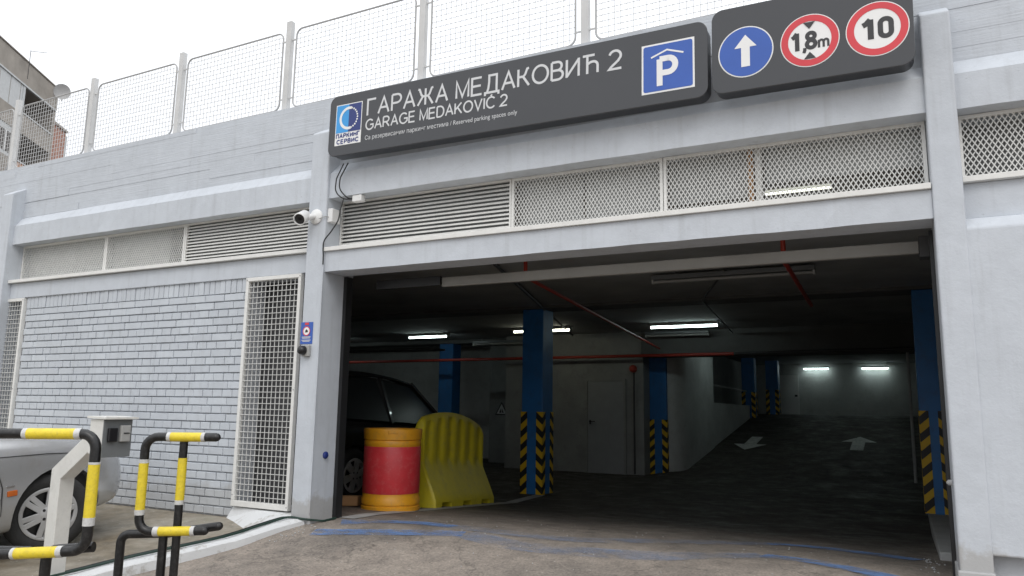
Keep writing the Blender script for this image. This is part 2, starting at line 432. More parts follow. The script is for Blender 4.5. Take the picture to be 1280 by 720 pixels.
# ------------------------------------------------------------------ mesh helpers
class MB:
    def __init__(self):
        self.v = []
        self.f = []
    def box(self, x0, x1, y0, y1, z0, z1):
        b = len(self.v)
        self.v += [(x0, y0, z0), (x1, y0, z0), (x1, y1, z0), (x0, y1, z0), (x0, y0, z1), (x1, y0, z1), (x1, y1, z1), (x0, y1, z1)]
        self.f += [(b+3, b+2, b+1, b), (b+4, b+5, b+6, b+7), (b, b+1, b+5, b+4), (b+1, b+2, b+6, b+5), (b+2, b+3, b+7, b+6), (b+3, b, b+4, b+7)]
        return self
    def bar(self, a, c, w, h, up=(0, 0, 1)):
        a, c = Vector(a), Vector(c)
        d = (c-a).normalized()
        s = d.cross(Vector(up))
        if s.length < 1e-4:
            s = d.cross(Vector((0, 1, 0)))
        s.normalize()
        t = s.cross(d)
        b = len(self.v)
        for p in (a, c):
            for i, j in ((-1, -1), (1, -1), (1, 1), (-1, 1)):
                q = p + s*(i*w/2) + t*(j*h/2)
                self.v.append(q[:])
        self.f += [(b, b+1, b+2, b+3), (b+7, b+6, b+5, b+4)]
        for i in range(4):
            k = (i+1) % 4
            self.f.append((b+k, b+i, b+4+i, b+4+k))
        return self
    def prism(self, poly, a, b, axis='x'):
        """poly in the two remaining axes (in xyz order), extruded from a to b"""
        n = len(poly)
        s = len(self.v)
        for t in (a, b):
            for p, q in poly:
                self.v.append({'x': (t, p, q), 'y': (p, t, q), 'z': (p, q, t)}[axis])
        self.f.append(tuple(range(s, s+n)))
        self.f.append(tuple(range(s+2*n-1, s+n-1, -1)))
        for i in range(n):
            k = (i+1) % n
            self.f.append((s+k, s+i, s+n+i, s+n+k))
        return self
    def tube(self, pts, r, seg=10, bend=0.0, closed=False, cap=True):
        P = fillet(pts, bend, closed) if bend else [Vector(p) for p in pts]
        n = len(P)
        b = len(self.v)
        tans = []
        for i in range(n):
            if closed:
                t = P[(i+1) % n]-P[i-1]
            else:
                t = P[min(i+1, n-1)]-P[max(i-1, 0)]
            tans.append(t.normalized())
        ref = Vector((0, 0, 1)) if abs(tans[0].z) < 0.9 else Vector((0, 1, 0))
        u = (ref - tans[0]*ref.dot(tans[0])).normalized()
        for i in range(n):
            u = (u - tans[i]*u.dot(tans[i])).normalized()
            w = tans[i].cross(u)
            for k in range(seg):
                a = 2*math.pi*k/seg
                self.v.append((P[i] + (u*math.cos(a)+w*math.sin(a))*r)[:])
        rng = n if closed else n-1
        for i in range(rng):
            j = (i+1) % n
            for k in range(seg):
                l = (k+1) % seg
                self.f.append((b+i*seg+k, b+i*seg+l, b+j*seg+l, b+j*seg+k))
        if cap and not closed:
            self.f.append(tuple(b+k for k in range(seg))[::-1])
            self.f.append(tuple(b+(n-1)*seg+k for k in range(seg)))
        return self
    def lathe(self, prof, seg=32, c=(0, 0, 0), axis='z', capb=True, capt=True):
        b = len(self.v)
        for r, h in prof:
            for k in range(seg):
                a = 2*math.pi*k/seg
                x, y = r*math.cos(a), r*math.sin(a)
                p = {'z': (x, y, h), 'x': (h, x, y), 'y': (y, h, x)}[axis]
                self.v.append((p[0]+c[0], p[1]+c[1], p[2]+c[2]))
        for i in range(len(prof)-1):
            for k in range(seg):
                l = (k+1) % seg
                self.f.append((b+i*seg+k, b+i*seg+l, b+(i+1)*seg+l, b+(i+1)*seg+k))
        if capb:
            self.f.append(tuple(b+k for k in range(seg))[::-1])
        if capt:
            e = b+(len(prof)-1)*seg
            self.f.append(tuple(e+k for k in range(seg)))
        return self
    def sphere(self, c, r, seg=16, rings=10):
        prof = [(max(1e-4, r*math.sin(math.pi*i/rings)), -r*math.cos(math.pi*i/rings)) for i in range(rings+1)]
        return self.lathe(prof, seg, c)
    def mesh(self, name):
        me = bpy.data.meshes.new(name)
        me.from_pydata(self.v, [], self.f)
        bm = bmesh.new()
        bm.from_mesh(me)
        bmesh.ops.recalc_face_normals(bm, faces=bm.faces)
        bm.to_mesh(me)
        bm.free()
        return me
    def build(self, name, mat, parent=None, smooth=False, bevel=0.0, bseg=2, kind=None):
        me = self.mesh(name)
        return link(name, me, mat, parent, smooth, bevel, bseg, kind)

def link(name, me, mat, parent=None, smooth=False, bevel=0.0, bseg=2, kind=None):
    if mat is not None and not me.materials:
        me.materials.append(M[mat] if isinstance(mat, str) else mat)
    if smooth:
        for p in me.polygons:
            p.use_smooth = True
    o = bpy.data.objects.new(name, me)
    COL.objects.link(o)
    if parent is not None:
        o.parent = parent
    if bevel:
        b = o.modifiers.new('edge', 'BEVEL')
        b.width = bevel
        b.segments = bseg
        b.limit_method = 'ANGLE'
        b.angle_limit = R(35)
    if smooth:
        try:
            me.set_sharp_from_angle(angle=R(42))
        except Exception:
            pass
    if kind:
        o['kind'] = kind
    return o

def fillet(pts, rad, closed=False, n=6):
    P = [Vector(p) for p in pts]
    out = []
    m = len(P)
    for i in range(m):
        if not closed and i in (0, m-1):
            out.append(P[i])
            continue
        a, c, b = P[i-1], P[i], P[(i+1) % m]
        d1, d2 = (a-c), (b-c)
        l1, l2 = d1.length, d2.length
        d1.normalize()
        d2.normalize()
        ang = d1.angle(d2)
        if ang > R(176):
            out.append(c)
            continue
        cut = min(rad/math.tan(ang/2), l1*0.48, l2*0.48)
        p1, p2 = c+d1*cut, c+d2*cut
        rr = cut*math.tan(ang/2)
        ctr = c + (d1+d2).normalized()*(rr/math.sin(ang/2))
        v1, v2 = p1-ctr, p2-ctr
        tot = v1.angle(v2)
        ax = v1.cross(v2).normalized()
        for k in range(n+1):
            out.append(ctr + Matrix.Rotation(tot*k/n, 3, ax) @ v1)
    return out

def empty(name, loc=(0, 0, 0), rz=0.0):
    o = bpy.data.objects.new(name, None)
    COL.objects.link(o)
    o.location = loc
    o.rotation_euler = (0, 0, rz)
    o.empty_display_size = 0.1
    return o

def tag(o, label, cat=None, group=None, kind=None):
    o['label'] = label
    if cat:
        o['category'] = cat
    if group:
        o['group'] = group
    if kind:
        o['kind'] = kind
    return o

def copy_tree(o, parent=None):
    c = o.copy()
    COL.objects.link(c)
    c.parent = parent
    for ch in list(o.children):
        copy_tree(ch, c)
    return c

def text_mesh(body, x0, x1, z0, z1, y, thick=0.002, bold=0.0):
    """flat lettering filling the rectangle x0..x1, z0..z1 on a plane facing -y"""
    cu = bpy.data.curves.new('lettering', 'FONT')
    cu.body = body
    cu.size = 1.0
    cu.offset = bold
    cu.resolution_u = 4
    o = bpy.data.objects.new('tmp_text', cu)
    COL.objects.link(o)
    bpy.context.view_layer.update()
    dg = bpy.context.evaluated_depsgraph_get()
    me = bpy.data.meshes.new_from_object(o.evaluated_get(dg))
    bpy.data.objects.remove(o)
    bpy.data.curves.remove(cu)
    xs = [v.co.x for v in me.vertices]
    ys = [v.co.y for v in me.vertices]
    a, b, c, d = min(xs), max(xs), min(ys), max(ys)
    for v in me.vertices:
        v.co = Vector((x0+(v.co.x-a)/(b-a)*(x1-x0), y, z0+(v.co.y-c)/(d-c)*(z1-z0)))
    me.materials.clear()
    return me

def _arc(cx, cy, rx, ry, a0, a1, n=10):
    return [(cx+rx*math.cos(R(a0+(a1-a0)*k/n)), cy+ry*math.sin(R(a0+(a1-a0)*k/n))) for k in range(n+1)]
_O = [_arc(0.42, 0.5, 0.42, 0.5, 90, 450, 28)]
_E = [[(0.58, 1), (0, 1), (0, 0), (0.60, 0)], [(0, 0.52), (0.54, 0.52)]]
_A = [[(0, 0), (0.36, 1), (0.72, 0)], [(0.135, 0.35), (0.585, 0.35)]]
_P = [[(0, 0), (0, 1)], [(0, 1), (0.34, 1)]+_arc(0.34, 0.735, 0.27, 0.265, 90, -90)+[(0, 0.47)]]
_M = [[(0, 0), (0, 1), (0.37, 0.06), (0.74, 1), (0.74, 0)]]
_B = [[(0, 0), (0, 1)], [(0, 1), (0.30, 1)]+_arc(0.32, 0.765, 0.22, 0.235, 90, -90)+[(0, 0.53)], [(0, 0), (0.34, 0)]+_arc(0.34, 0.265, 0.27, 0.265, -90, 90)]
_K = [[(0, 0), (0, 1)], [(0.60, 1), (0.50, 0.97), (0.40, 0.68), (0.30, 0.55), (0, 0.55)], [(0.27, 0.55), (0.62, 0)]]
_2 = [_arc(0.30, 0.70, 0.29, 0.29, 165, -20, 12)+[(0.45, 0.42), (0.12, 0.14), (0.0, 0.0), (0.62, 0.0)]]
_C = [_arc(0.42, 0.5, 0.42, 0.5, 42, 318, 24)]
GLYPH = {
    'Г': (0.56, [[(0, 0), (0, 1), (0.56, 1)]]), 'А': (0.72, _A), 'A': (0.72, _A), 'Р': (0.61, _P),
    'Ж': (0.98, [[(0.49, 0), (0.49, 1)], [(0.0, 1), (0.10, 0.97), (0.22, 0.64), (0.32, 0.53), (0.66, 0.53), (0.76, 0.64), (0.88, 0.97), (0.98, 1)], [(0.32, 0.53), (0.0, 0)], [(0.66, 0.53), (0.98, 0)]]),
    'М': (0.74, _M), 'M': (0.74, _M), 'Е': (0.60, _E), 'E': (0.60, _E),
    'Д': (0.80, [[(0, -0.17), (0, 0), (0.80, 0), (0.80, -0.17)], [(0.11, 0), (0.19, 0.25), (0.23, 0.6), (0.23, 1), (0.68, 1), (0.68, 0)]]),
    'К': (0.62, _K), 'О': (0.84, _O), 'O': (0.84, _O), 'В': (0.61, _B),
    'И': (0.64, [[(0, 1), (0, 0)], [(0, 0.04), (0.64, 0.96)], [(0.64, 1), (0.64, 0)]]),
    'Ћ': (0.80, [[(0, 1), (0.62, 1)], [(0.24, 1), (0.24, 0)], [(0.24, 0.52), (0.40, 0.62)]+_arc(0.54, 0.40, 0.24, 0.24, 90, 0, 8)+[(0.78, 0.0)]]),
    '2': (0.62, _2), 'П': (0.64, [[(0, 0), (0, 1), (0.64, 1), (0.64, 0)]]), 'Н': (0.64, [[(0, 0), (0, 1)], [(0.64, 0), (0.64, 1)], [(0, 0.53), (0.64, 0.53)]]),
    'С': (0.74, _C), 'G': (0.80, [_arc(0.42, 0.5, 0.42, 0.5, 42, 315, 24)+[(0.80, 0.22), (0.80, 0.48), (0.46, 0.48)]]),
    'R': (0.66, _P+[[(0.32, 0.47), (0.66, 0)]]), 'D': (0.68, [[(0, 0), (0, 1)], [(0, 1), (0.30, 1)]+_arc(0.30, 0.5, 0.38, 0.5, 90, -90, 14)+[(0, 0)]]),
    'K': (0.66, [[(0, 0), (0, 1)], [(0.62, 1), (0, 0.36)], [(0.24, 0.60), (0.66, 0)]]), 'V': (0.70, [[(0, 1), (0.35, 0), (0.70, 1)]]), 'I': (0.05, [[(0.025, 0), (0.025, 1)]]),
    'Ć': (0.74, _C+[[(0.36, 1.09), (0.50, 1.22)]]),
    '1': (0.36, [[(0.0, 0.74), (0.12, 0.80), (0.28, 1.0)], [(0.28, 1), (0.28, 0)]]),
    '0': (0.56, [_arc(0.28, 0.72, 0.22, 0.22, 0, 180, 10)+[(0.06, 0.28)]+_arc(0.28, 0.28, 0.22, 0.22, 180, 360, 10)+[(0.50, 0.72)]]),
    '8': (0.58, [_arc(0.29, 0.755, 0.21, 0.195, 0, 360, 20), _arc(0.29, 0.27, 0.235, 0.225, 0, 360, 20)]),
    ',': (0.14, [[(0.10, 0.10), (0.09, -0.04), (0.02, -0.16)]]),
    'm': (0.86, [[(0.05, 0), (0.05, 0.62)], [(0.05, 0.45)]+_arc(0.25, 0.40, 0.18, 0.20, 150, 0, 6)+[(0.43, 0)], [(0.43, 0.42)]+_arc(0.63, 0.40, 0.18, 0.20, 150, 0, 6)+[(0.81, 0)]]),
    'P': (0.62, _P),
}
def stroke_glyph(ch, ox, oz, sx, sz, wt, y):
    """one letter cut from thin sheet; strokes lie a hair above one another"""
    b = MB()
    lv = 0
    for poly in GLYPH[ch][1]:
        P_ = [Vector((ox+p*sx, oz+q*sz)) for p, q in poly]
        closed = (P_[0]-P_[-1]).length < 1e-6
        if closed:
            P_ = P_[:-1]
        n = len(P_)
        s = len(b.v)
        for i in range(n):
            if closed:
                a, c = P_[i-1], P_[(i+1) % n]
            else:
                a, c = P_[max(i-1, 0)], P_[min(i+1, n-1)]
            d1 = (P_[i]-a) if (P_[i]-a).length > 1e-7 else (c-P_[i])
            d2 = (c-P_[i]) if (c-P_[i]).length > 1e-7 else d1
            d1, d2 = d1.normalized(), d2.normalized()
            m = Vector((-(d1+d2).y, (d1+d2).x))
            if m.length < 1e-6:
                m = Vector((-d1.y, d1.x))
            m.normalize()
            k = 1/max(0.45, m.dot(Vector((-d1.y, d1.x))))
            for sg in (-1, 1):
                q = P_[i]+m*(sg*wt/2*k)
                b.v.append((q.x, y-lv, q.y))
        rng = n if closed else n-1
        for i in range(rng):
            j = (i+1) % n
            b.f.append((s+2*i, s+2*i+1, s+2*j+1, s+2*j))
        lv += 0.0002
    return b
def write_line(body, x0, x1, z, cap, wt, y, mat, name='letter', gap=0.21, space=0.36, join=False):
    """lettering between x0 and x1 on the base line z"""
    adv = []
    t = 0.0
    for ch in body:
        if ch == ' ':
            t += space
            continue
        adv.append((ch, t))
        t += GLYPH[ch][0]+gap
    sx = (x1-x0)/(t-gap)
    for i, (ch, tx) in enumerate(adv):
        b = stroke_glyph(ch, x0+tx*sx, z, sx, cap, wt, y)
        put(b.build(name, mat, kind='stuff' if join else None))

def flat_poly(pts, y):
    """polygon in x,z facing -y"""
    b = MB()
    b.v = [(p, y, q) for p, q in pts]
    b.f = [tuple(range(len(pts)))]
    return b

def ring_poly(b, cx, cz, r0, r1, y, seg=48, a0=0.0, a1=2*math.pi):
    s = len(b.v)
    full = abs(a1-a0-2*math.pi) < 1e-6
    n = seg if full else seg+1
    for k in range(n):
        a = a0+(a1-a0)*k/seg
        b.v.append((cx+r0*math.cos(a), y, cz+r0*math.sin(a)))
        b.v.append((cx+r1*math.cos(a), y, cz+r1*math.sin(a)))
    for k in range(seg):
        i, j = s+2*k, s+2*((k+1) % n)
        b.f.append((i, i+1, j+1, j))
    return b

def disc(cx, cz, r, y, seg=48):
    return flat_poly([(cx+r*math.cos(2*math.pi*k/seg), cz+r*math.sin(2*math.pi*k/seg)) for k in range(seg)], y)

def interp(y, ys, zs):
    if y <= ys[0]:
        return zs[0]
    for i in range(len(ys)-1):
        if y <= ys[i+1]:
            t = (y-ys[i])/(ys[i+1]-ys[i])
            return zs[i]+(zs[i+1]-zs[i])*t
    return zs[-1]

# ------------------------------------------------------------------ ground
DRV_Y = [-40, -10, -5, -2, -0.8, -0.3, 0.1, 0.6, 4, 8.6, 9.6, 17.5, 18.5, 40]
DRV_Z = [-0.95, -0.75, -0.45, -0.2, -0.075, 0.012, 0.05, 0.03, -0.22, -0.22, -0.18, 0.90, 0.95, 0.95]
PAD_Y = [-40, -10, -5, -1.5, 0.0, 0.2]
PAD_Z = [-0.9, -0.68, -0.38, -0.15, -0.005, 0.0]
KRB_Y = [-40, -10, -5, -3, -1.79, -1.34, -0.75, -0.12, 0.3]
KRB_X = [-3.0, -0.8, 0.25, 0.60, 0.83, 0.93, 1.05, 1.12, 1.12]
def drive_z(y): return interp(y, DRV_Y, DRV_Z)
def pad_z(y): return interp(y, PAD_Y, PAD_Z)
def kerb_x(y): return interp(y, KRB_Y, KRB_X)
def frange(a, b, n): return [a+(b-a)*i/n for i in range(n+1)]

def sheet(rows, fx0, fx1, fz, nx):
    b = MB()
    for y in rows:
        x0, x1 = fx0(y), fx1(y)
        for i in range(nx+1):
            x = x0+(x1-x0)*i/nx
            b.v.append((x, y, fz(x, y)))
    for j in range(len(rows)-1):
        for i in range(nx):
            k = j*(nx+1)+i
            b.f.append((k, k+1, k+nx+2, k+nx+1))
    return b

g = MB()
g.v = [(-400, -400, -1.2), (400, -400, -1.2), (400, 400, -1.2), (-400, 400, -1.2)]
g.f = [(0, 1, 2, 3)]
o = g.build('ground', 'street')
tag(o, 'dark asphalt ground around the garage', kind='structure')
rows = [-40, -20, -10, -7] + frange(-5, 0.16, 40)
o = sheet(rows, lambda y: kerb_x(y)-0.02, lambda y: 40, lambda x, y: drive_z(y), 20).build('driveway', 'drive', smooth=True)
tag(o, 'worn brown grey asphalt driveway sloping up into the garage', kind='structure')
o = sheet([-40, -20, -10, -7]+frange(-5, 0.1, 24), lambda y: -40, lambda y: kerb_x(y)-0.1, lambda x, y: pad_z(y), 12).build('pavement', 'pad', smooth=True)
tag(o, 'dirty concrete parking pavement in front of the painted brick wall', kind='structure')
rows = frange(0.16, 4.2, 24)+frange(4.6, 22, 40)
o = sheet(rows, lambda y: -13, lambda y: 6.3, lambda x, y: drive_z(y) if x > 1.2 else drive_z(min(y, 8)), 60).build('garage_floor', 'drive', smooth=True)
tag(o, 'dark asphalt floor inside the garage rising to a ramp', kind='structure')

# kerb along the left of the driveway
kb = MB()
ky = frange(-10, -2.4, 8)+frange(-2.2, -0.14, 16)
def kerb_top(y): return interp(y, [-10, -5, -1.79, -1.34, -0.75, -0.14], [-0.62, -0.33, -0.095, -0.045, 0.005, 0.085])
for y in ky:
    x = kerb_x(y)
    wob = random.uniform(-0.006, 0.006)
    zt = kerb_top(y)+random.uniform(-0.004, 0.004)
    for dx, z in ((-0.13, pad_z(y)-0.05), (-0.125, zt-0.012), (-0.10, zt), (0.0+wob, zt-0.002), (0.03+wob, zt-0.022), (0.045+wob, drive_z(y)-0.05)):
        kb.v.append((x+dx, y, z))
for j in range(len(ky)-1):
    for i in range(5):
        k = j*6+i
        kb.f.append((k, k+1, k+7, k+6))
e = (len(ky)-1)*6
kb.f += [tuple(range(5, -1, -1)), tuple(range(e, e+6))]
o = kb.build('kerb', 'kerb', smooth=True)
tag(o, 'worn white painted kerb curving out from the left gate pilaster', kind='structure')

# ------------------------------------------------------------------ the garage
G = empty('garage_building', (0, 0, 0))
tag(G, 'pale grey painted concrete garage with a wide dark vehicle entrance', 'building')
XL, XR = -9.0, 11.0     # facade extent
PIL = [(-3.86, -3.655), (0.983, 1.188), (5.861, 6.024)]

# board-marked parapet: every board leaves its own step
pb = MB()
z = 3.17
bi = 0
while z < 3.83:
    h = min(random.uniform(0.075, 0.105), 3.835-z)
    if 3.835-(z+h) < 0.03:
        h = 3.835-z
    x = XL
    while x < XR:
        ln = random.uniform(2.2, 3.8)
        x1 = min(x+ln, XR)
        d = random.uniform(-0.0035, 0.0035)
        pb.box(x, x1, 0.03+d, 0.27, z, z+h)
        x = x1
    z += h
    bi += 1
pb.build('parapet', 'boards', G)
# edge beam with a sloped upper edge, one length per bay
bays = [(XL, -3.86), (-3.655, 0.983), (1.188, 5.861), (6.024, XR)]
for x0, x1 in bays:
    yf = -0.055 if not (1 < x0 < 2) else -0.085
    b = MB()
    n = 24
    prof = [(yf, 2.83), (yf, 3.055), (0.028, 3.168), (0.27, 3.168), (0.27, 2.83)]
    for i in range(n+1):
        x = x0+(x1-x0)*i/n
        for k, (py, pz) in enumerate(prof):
            j = random.uniform(-0.0035, 0.0035)
            b.v.append((x, py+(j if k < 2 else 0), pz+(j if k in (0, 1) else 0)))
    for i in range(n):
        for k in range(5):
            l = (k+1) % 5
            b.f.append((i*5+k, i*5+l, (i+1)*5+l, (i+1)*5+k))
    b.f += [(0, 1, 2, 3, 4), tuple(n*5+k for k in (4, 3, 2, 1, 0))]
    b.build('edge_beam', 'concrete', G)
# pilasters with sloped caps
for i, (x0, x1) in enumerate(PIL):
    b = MB()
    b.prism([(-0.12, -0.3), (-0.12, 3.445), (0.026, 3.535), (0.30 if i else 0.2, 3.535), (0.30 if i else 0.2, -0.3)], x0, x1, 'x')
    o = b.build('pilaster', 'concrete', G, bevel=0.012, bseg=3)
    if i == 1:
        o['label'] = 'pilaster at the left of the entrance carrying camera and sticker'
# small plinth at the right pilaster foot
MB().box(5.85, 6.03, -0.135, 0.29, -0.3, 0.16).build('plinth', 'concrete', G, bevel=0.008)
# lintel over the entrance
b = MB()
n = 30
prof = [(-0.10, 2.16), (-0.10, 2.338), (0.16, 2.338), (0.16, 2.16)]
for i in range(n+1):
    x = 1.189+(5.860-1.189)*i/n
    for k, (py, pz) in enumerate(prof):
        j = random.uniform(-0.003, 0.003)
        b.v.append((x, py+(j if k < 2 else 0), pz+(j if k == 0 else 0)))
for i in range(n):
    for k in range(4):
        l = (k+1) % 4
        b.f.append((i*4+k, i*4+l, (i+1)*4+l, (i+1)*4+k))
b.f += [(0, 1, 2, 3), tuple(n*4+k for k in (3, 2, 1, 0))]
b.build('lintel', 'concrete', G)
# spandrels under the vents of the side bays
MB().box(-3.654, 0.982, -0.018, 0.2, 2.185, 2.362).build('spandrel', 'concrete', G, bevel=0.006)
MB().box(XL, -3.861, -0.018, 0.2, 2.185, 2.362).build('spandrel', 'concrete', G, bevel=0.006)
b = MB()
b.box(6.025, XR, -0.01, 0.2, 2.155, 2.375)
b.build('spandrel', 'concrete', G, bevel=0.006)
b = MB().prism([(-0.110, 0.25), (-0.112, 2.08), (-0.06, 2.15), (0.2, 2.153), (0.2, 0.25)], 6.012, XR, 'x')
b.build('rendered_wall', 'concrete', G, bevel=0.01)
MB().box(6.0245, XR, -0.02, 0.2, -0.4, 0.2495).build('wall_foot', 'mortar', G)

# painted brick wall of the left bay: every brick a piece
C, LB = 0.076, 0.26
BX0, BX1 = -3.335, 0.168
bw = MB()
bw.box(BX0-0.02, BX1+0.02, 0.020, 0.25, -0.25, 2.19)
BW = bw.build('brick_wall', 'mortar', G)
MB().box(0.168, 0.983, 0.016, 0.25, -0.25, 0.09).build('wall_foot', 'concrete', G)
pieces = []
for i in range(27):
    z1 = (27-i)*C-0.004
    z0 = z1-C+0.0115
    stretch = (i % 2 == 1) or i == 0
    p = LB if stretch else LB/2
    off = 0.0 if stretch else 0.065
    if i == 0:
        off = 0.13
    k = math.floor((BX0-off)/p)
    while off+k*p < BX1:
        a, c = max(off+k*p, BX0), min(off+(k+1)*p, BX1)
        if c-a > 0.03:
            pieces.append((a+0.004, c-0.004, z0, z1))
        k += 1
k = 0
x = BX0
while x < BX1-0.03:                     # soldier course on top
    c = min(x+0.073, BX1)
    pieces.append((x+0.0035, c-0.0035, 27*C+0.003, 2.186))
    x = c
def size_key(p):
    c = Vector(((p[0]+p[1])/2, 0, (p[2]+p[3])/2))
    return -(p[1]-p[0])*(p[3]-p[2])/((c-CAM).length**2)
pieces.sort(key=size_key)
mesh_cache = {}
rest = MB()
for idx, (a, c, z0, z1) in enumerate(pieces):
    d = random.uniform(-0.003, 0.003)
    w, h = c-a, z1-z0
    if idx < 298:
        key = (round(w, 3), round(h, 3))
        if key not in mesh_cache:
            q = MB()
            e = 0.003
            q.v = [(e, 0, e), (w-e, 0, e), (w-e, 0, h-e), (e, 0, h-e), (0, 0.004, 0), (w, 0.004, 0), (w, 0.004, h), (0, 0.004, h), (0, 0.03, 0), (w, 0.03, 0), (w, 0.03, h), (0, 0.03, h)]
            q.f = [(0, 1, 2, 3), (0, 4, 5, 1), (1, 5, 6, 2), (2, 6, 7, 3), (3, 7, 4, 0), (4, 8, 9, 5), (5, 9, 10, 6), (6, 10, 11, 7), (7, 11, 8, 4)]
            me = q.mesh('brick')
            me.materials.append(M['brick'])
            mesh_cache[key] = me
        o = bpy.data.objects.new('brick', mesh_cache[key])
        COL.objects.link(o)
        o.parent = BW
        o.location = (a, d, z0)
        o.rotation_euler = (random.uniform(-0.02, 0.02), random.uniform(-0.006, 0.006), random.uniform(-0.006, 0.006))
    else:
        rest.box(a, c, d, 0.03, z0, z1)
o = rest.build('brick', 'brick', BW, kind='stuff', bevel=0.003, bseg=1)

# steel mesh doors beside the brick wall
def mesh_door(x0, x1, z0, z1):
    fr = MB()
    t = 0.035
    fr.box(x0, x1, -0.03, 0.015, z1-t, z1)
    fr.box(x0, x1, -0.03, 0.015, z0, z0+t*1.4)
    fr.box(x0, x0+t, -0.029, 0.015, z0+t*1.4, z1-t)
    fr.box(x1-t, x1, -0.029, 0.015, z0+t*1.4, z1-t)
    D = fr.build('mesh_door', 'white_metal', G, bevel=0.003)
    wm = MB()
    n = round((x1-x0-2*t)/0.051)
    for i in range(n+1):
        x = x0+t+(x1-x0-2*t)*i/n
        wm.bar((x, -0.010, z0+t), (x, -0.010, z1-t), 0.0055, 0.0055)
    n = round((z1-z0-2*t)/0.051)
    for i in range(n+1):
        zz = z0+t*1.2+(z1-z0-2.3*t)*i/n
        wm.bar((x0+t*0.8, -0.016, zz), (x1-t*0.8, -0.016, zz), 0.0055, 0.0055)
    wm.build('wire_mesh', 'wire', D, kind='stuff')
    bx = MB().box(x0+0.002, x1-0.002, 0.20, 0.24, z0, z1)
    bx.build('back_panel', 'dark_pipe', D)
    rv = MB().box(x0+0.002, x0+0.03, 0.0155, 0.1995, z0, z1)
    rv.box(x0+0.03, x1-0.03, 0.0155, 0.1995, z0, z0+0.02)
    rv.box(x0+0.03, x1-0.03, 0.0155, 0.1995, z1-0.02, z1)
    rv.build('reveal', 'mortar', D)
    bl = MB()
    for sx, sz in ((x0+0.014, z1-0.02), (x1-0.014, z1-0.02), (x0+0.014, z0+0.1), (x1-0.014, z0+0.03), (x1-0.014, (z0+z1)/2)):
        bl.lathe([(0.006, -0.034), (0.006, -0.028)], 8, (sx, 0, sz), 'y')
    bl.build('bolt', 'galv', D)
    return D
mesh_door(0.177, 0.859, 0.10, 2.182)
mesh_door(-4.10-0.1+0.0+0.38, -3.346, 0.10, 2.182)
# the pilaster of the far left covers what lies between; wall of the bay beyond it
MB().box(XL, -3.862, 0.0, 0.25, -0.4, 2.184).build('brick_wall', 'brick', G)
# ramped mortar fillet at the foot of the mesh door
b = MB()
b.v = [(0.17, 0.012, 0.09), (0.86, 0.012, 0.085), (1.0, -0.115, 0.09), (1.0, -0.30, 0.03), (0.62, -0.30, -0.045), (0.13, -0.02, -0.01), (0.5, -0.02, 0.085)]
b.f = [(0, 6, 5), (6, 4, 5), (6, 1, 2), (6, 2, 3), (6, 3, 4), (0, 1, 6)]
b.build('mortar_fillet', 'kerb', G)

# sills
def sill(x0, x1, yf, zt, h=0.036):
    MB().box(x0, x1, yf, 0.10, zt-h, zt).build('sill', 'white_metal', G, bevel=0.003)
sill(-3.652, 0.980, -0.062, 2.401)
sill(XL, -3.864, -0.062, 2.401)
sill(1.19, 5.858, -0.125, 2.376)
sill(6.027, XR, -0.05, 2.412)

# vents
def vent_frame(x0, x1, z0, z1, y, t=0.022):
    f = MB()
    f.box(x0, x1, y, y+0.03, z1-t, z1)
    f.box(x0, x1, y, y+0.03, z0, z0+t)
    f.box(x0, x0+t, y+0.001, y+0.03, z0+t, z1-t)
    f.box(x1-t, x1, y+0.001, y+0.03, z0+t, z1-t)
    return f
def mesh_vent(x0, x1, z0, z1, y):
    V = vent_frame(x0, x1, z0, z1, y).build('vent_grille', 'white_metal', G)
    b = MB()
    H = z1-z0-0.03
    a0, a1, c0 = x0+0.015, x1-0.015, z0+0.015
    run = H*0.60
    k = -int(run/0.030)-1
    while a0+k*0.030 < a1:
        s = a0+k*0.030
        for dirn in (1, -1):
            xa, xb = (s, s+run) if dirn == 1 else (s+run, s)
            za, zb = c0, c0+H
            # clip to the frame
            def cl(xa, za, xb, zb):
                if xa > xb:
                    r = cl(xb, zb, xa, za)
                    return r and (r[1], r[0])
                if xb <= a0 or xa >= a1:
                    return None
                m = (zb-za)/(xb-xa)
                if xa < a0:
                    za += m*(a0-xa); xa = a0
                if xb > a1:
                    zb += m*(a1-xb); xb = a1
                return ((xa, za), (xb, zb))
            q = cl(xa, za, xb, zb)
            if q and (Vector(q[0])-Vector(q[1])).length > 0.01:
                yy = y+0.008+(0.0012 if dirn == 1 else -0.0012)
                b.bar((q[0][0], yy, q[0][1]), (q[1][0], yy, q[1][1]), 0.003, 0.0065, up=(1, 0, 0.3))
        k += 1
    b.build('expanded_mesh', 'wire', V, kind='stuff')
    return V
def louvre(x0, x1, z0, z1, y):
    V = vent_frame(x0, x1, z0, z1, y, 0.016).build('louvre_panel', 'white_metal', G)
    n = 12
    q = MB()
    w = x1-x0-0.034
    q.v = [(0, 0.0, 0.0), (w, 0.0, 0.0), (w, 0.018, 0.020), (0, 0.018, 0.020), (0, 0.002, -0.002), (w, 0.002, -0.002), (w, 0.020, 0.0185), (0, 0.020, 0.0185)]
    q.f = [(0, 1, 2, 3), (7, 6, 5, 4), (0, 4, 5, 1), (1, 5, 6, 2), (2, 6, 7, 3), (3, 7, 4, 0)]
    me = q.mesh('slat')
    me.materials.append(M['white_metal'])
    for i in range(n):
        o = bpy.data.objects.new('slat', me)
        COL.objects.link(o)
        o.parent = V
        o.location = (x0+0.017, y+0.004, z0+0.018+(z1-z0-0.036)*i/n)
    MB().box(x0, x1, y+0.06, y+0.07, z0, z1).build('back_sheet', 'grey_plate', V)
    return V
VZ0, VZ1, VY = 2.402, 2.828, 0.07
mesh_vent(-3.80+0.15, -2.105, VZ0, VZ1, VY)
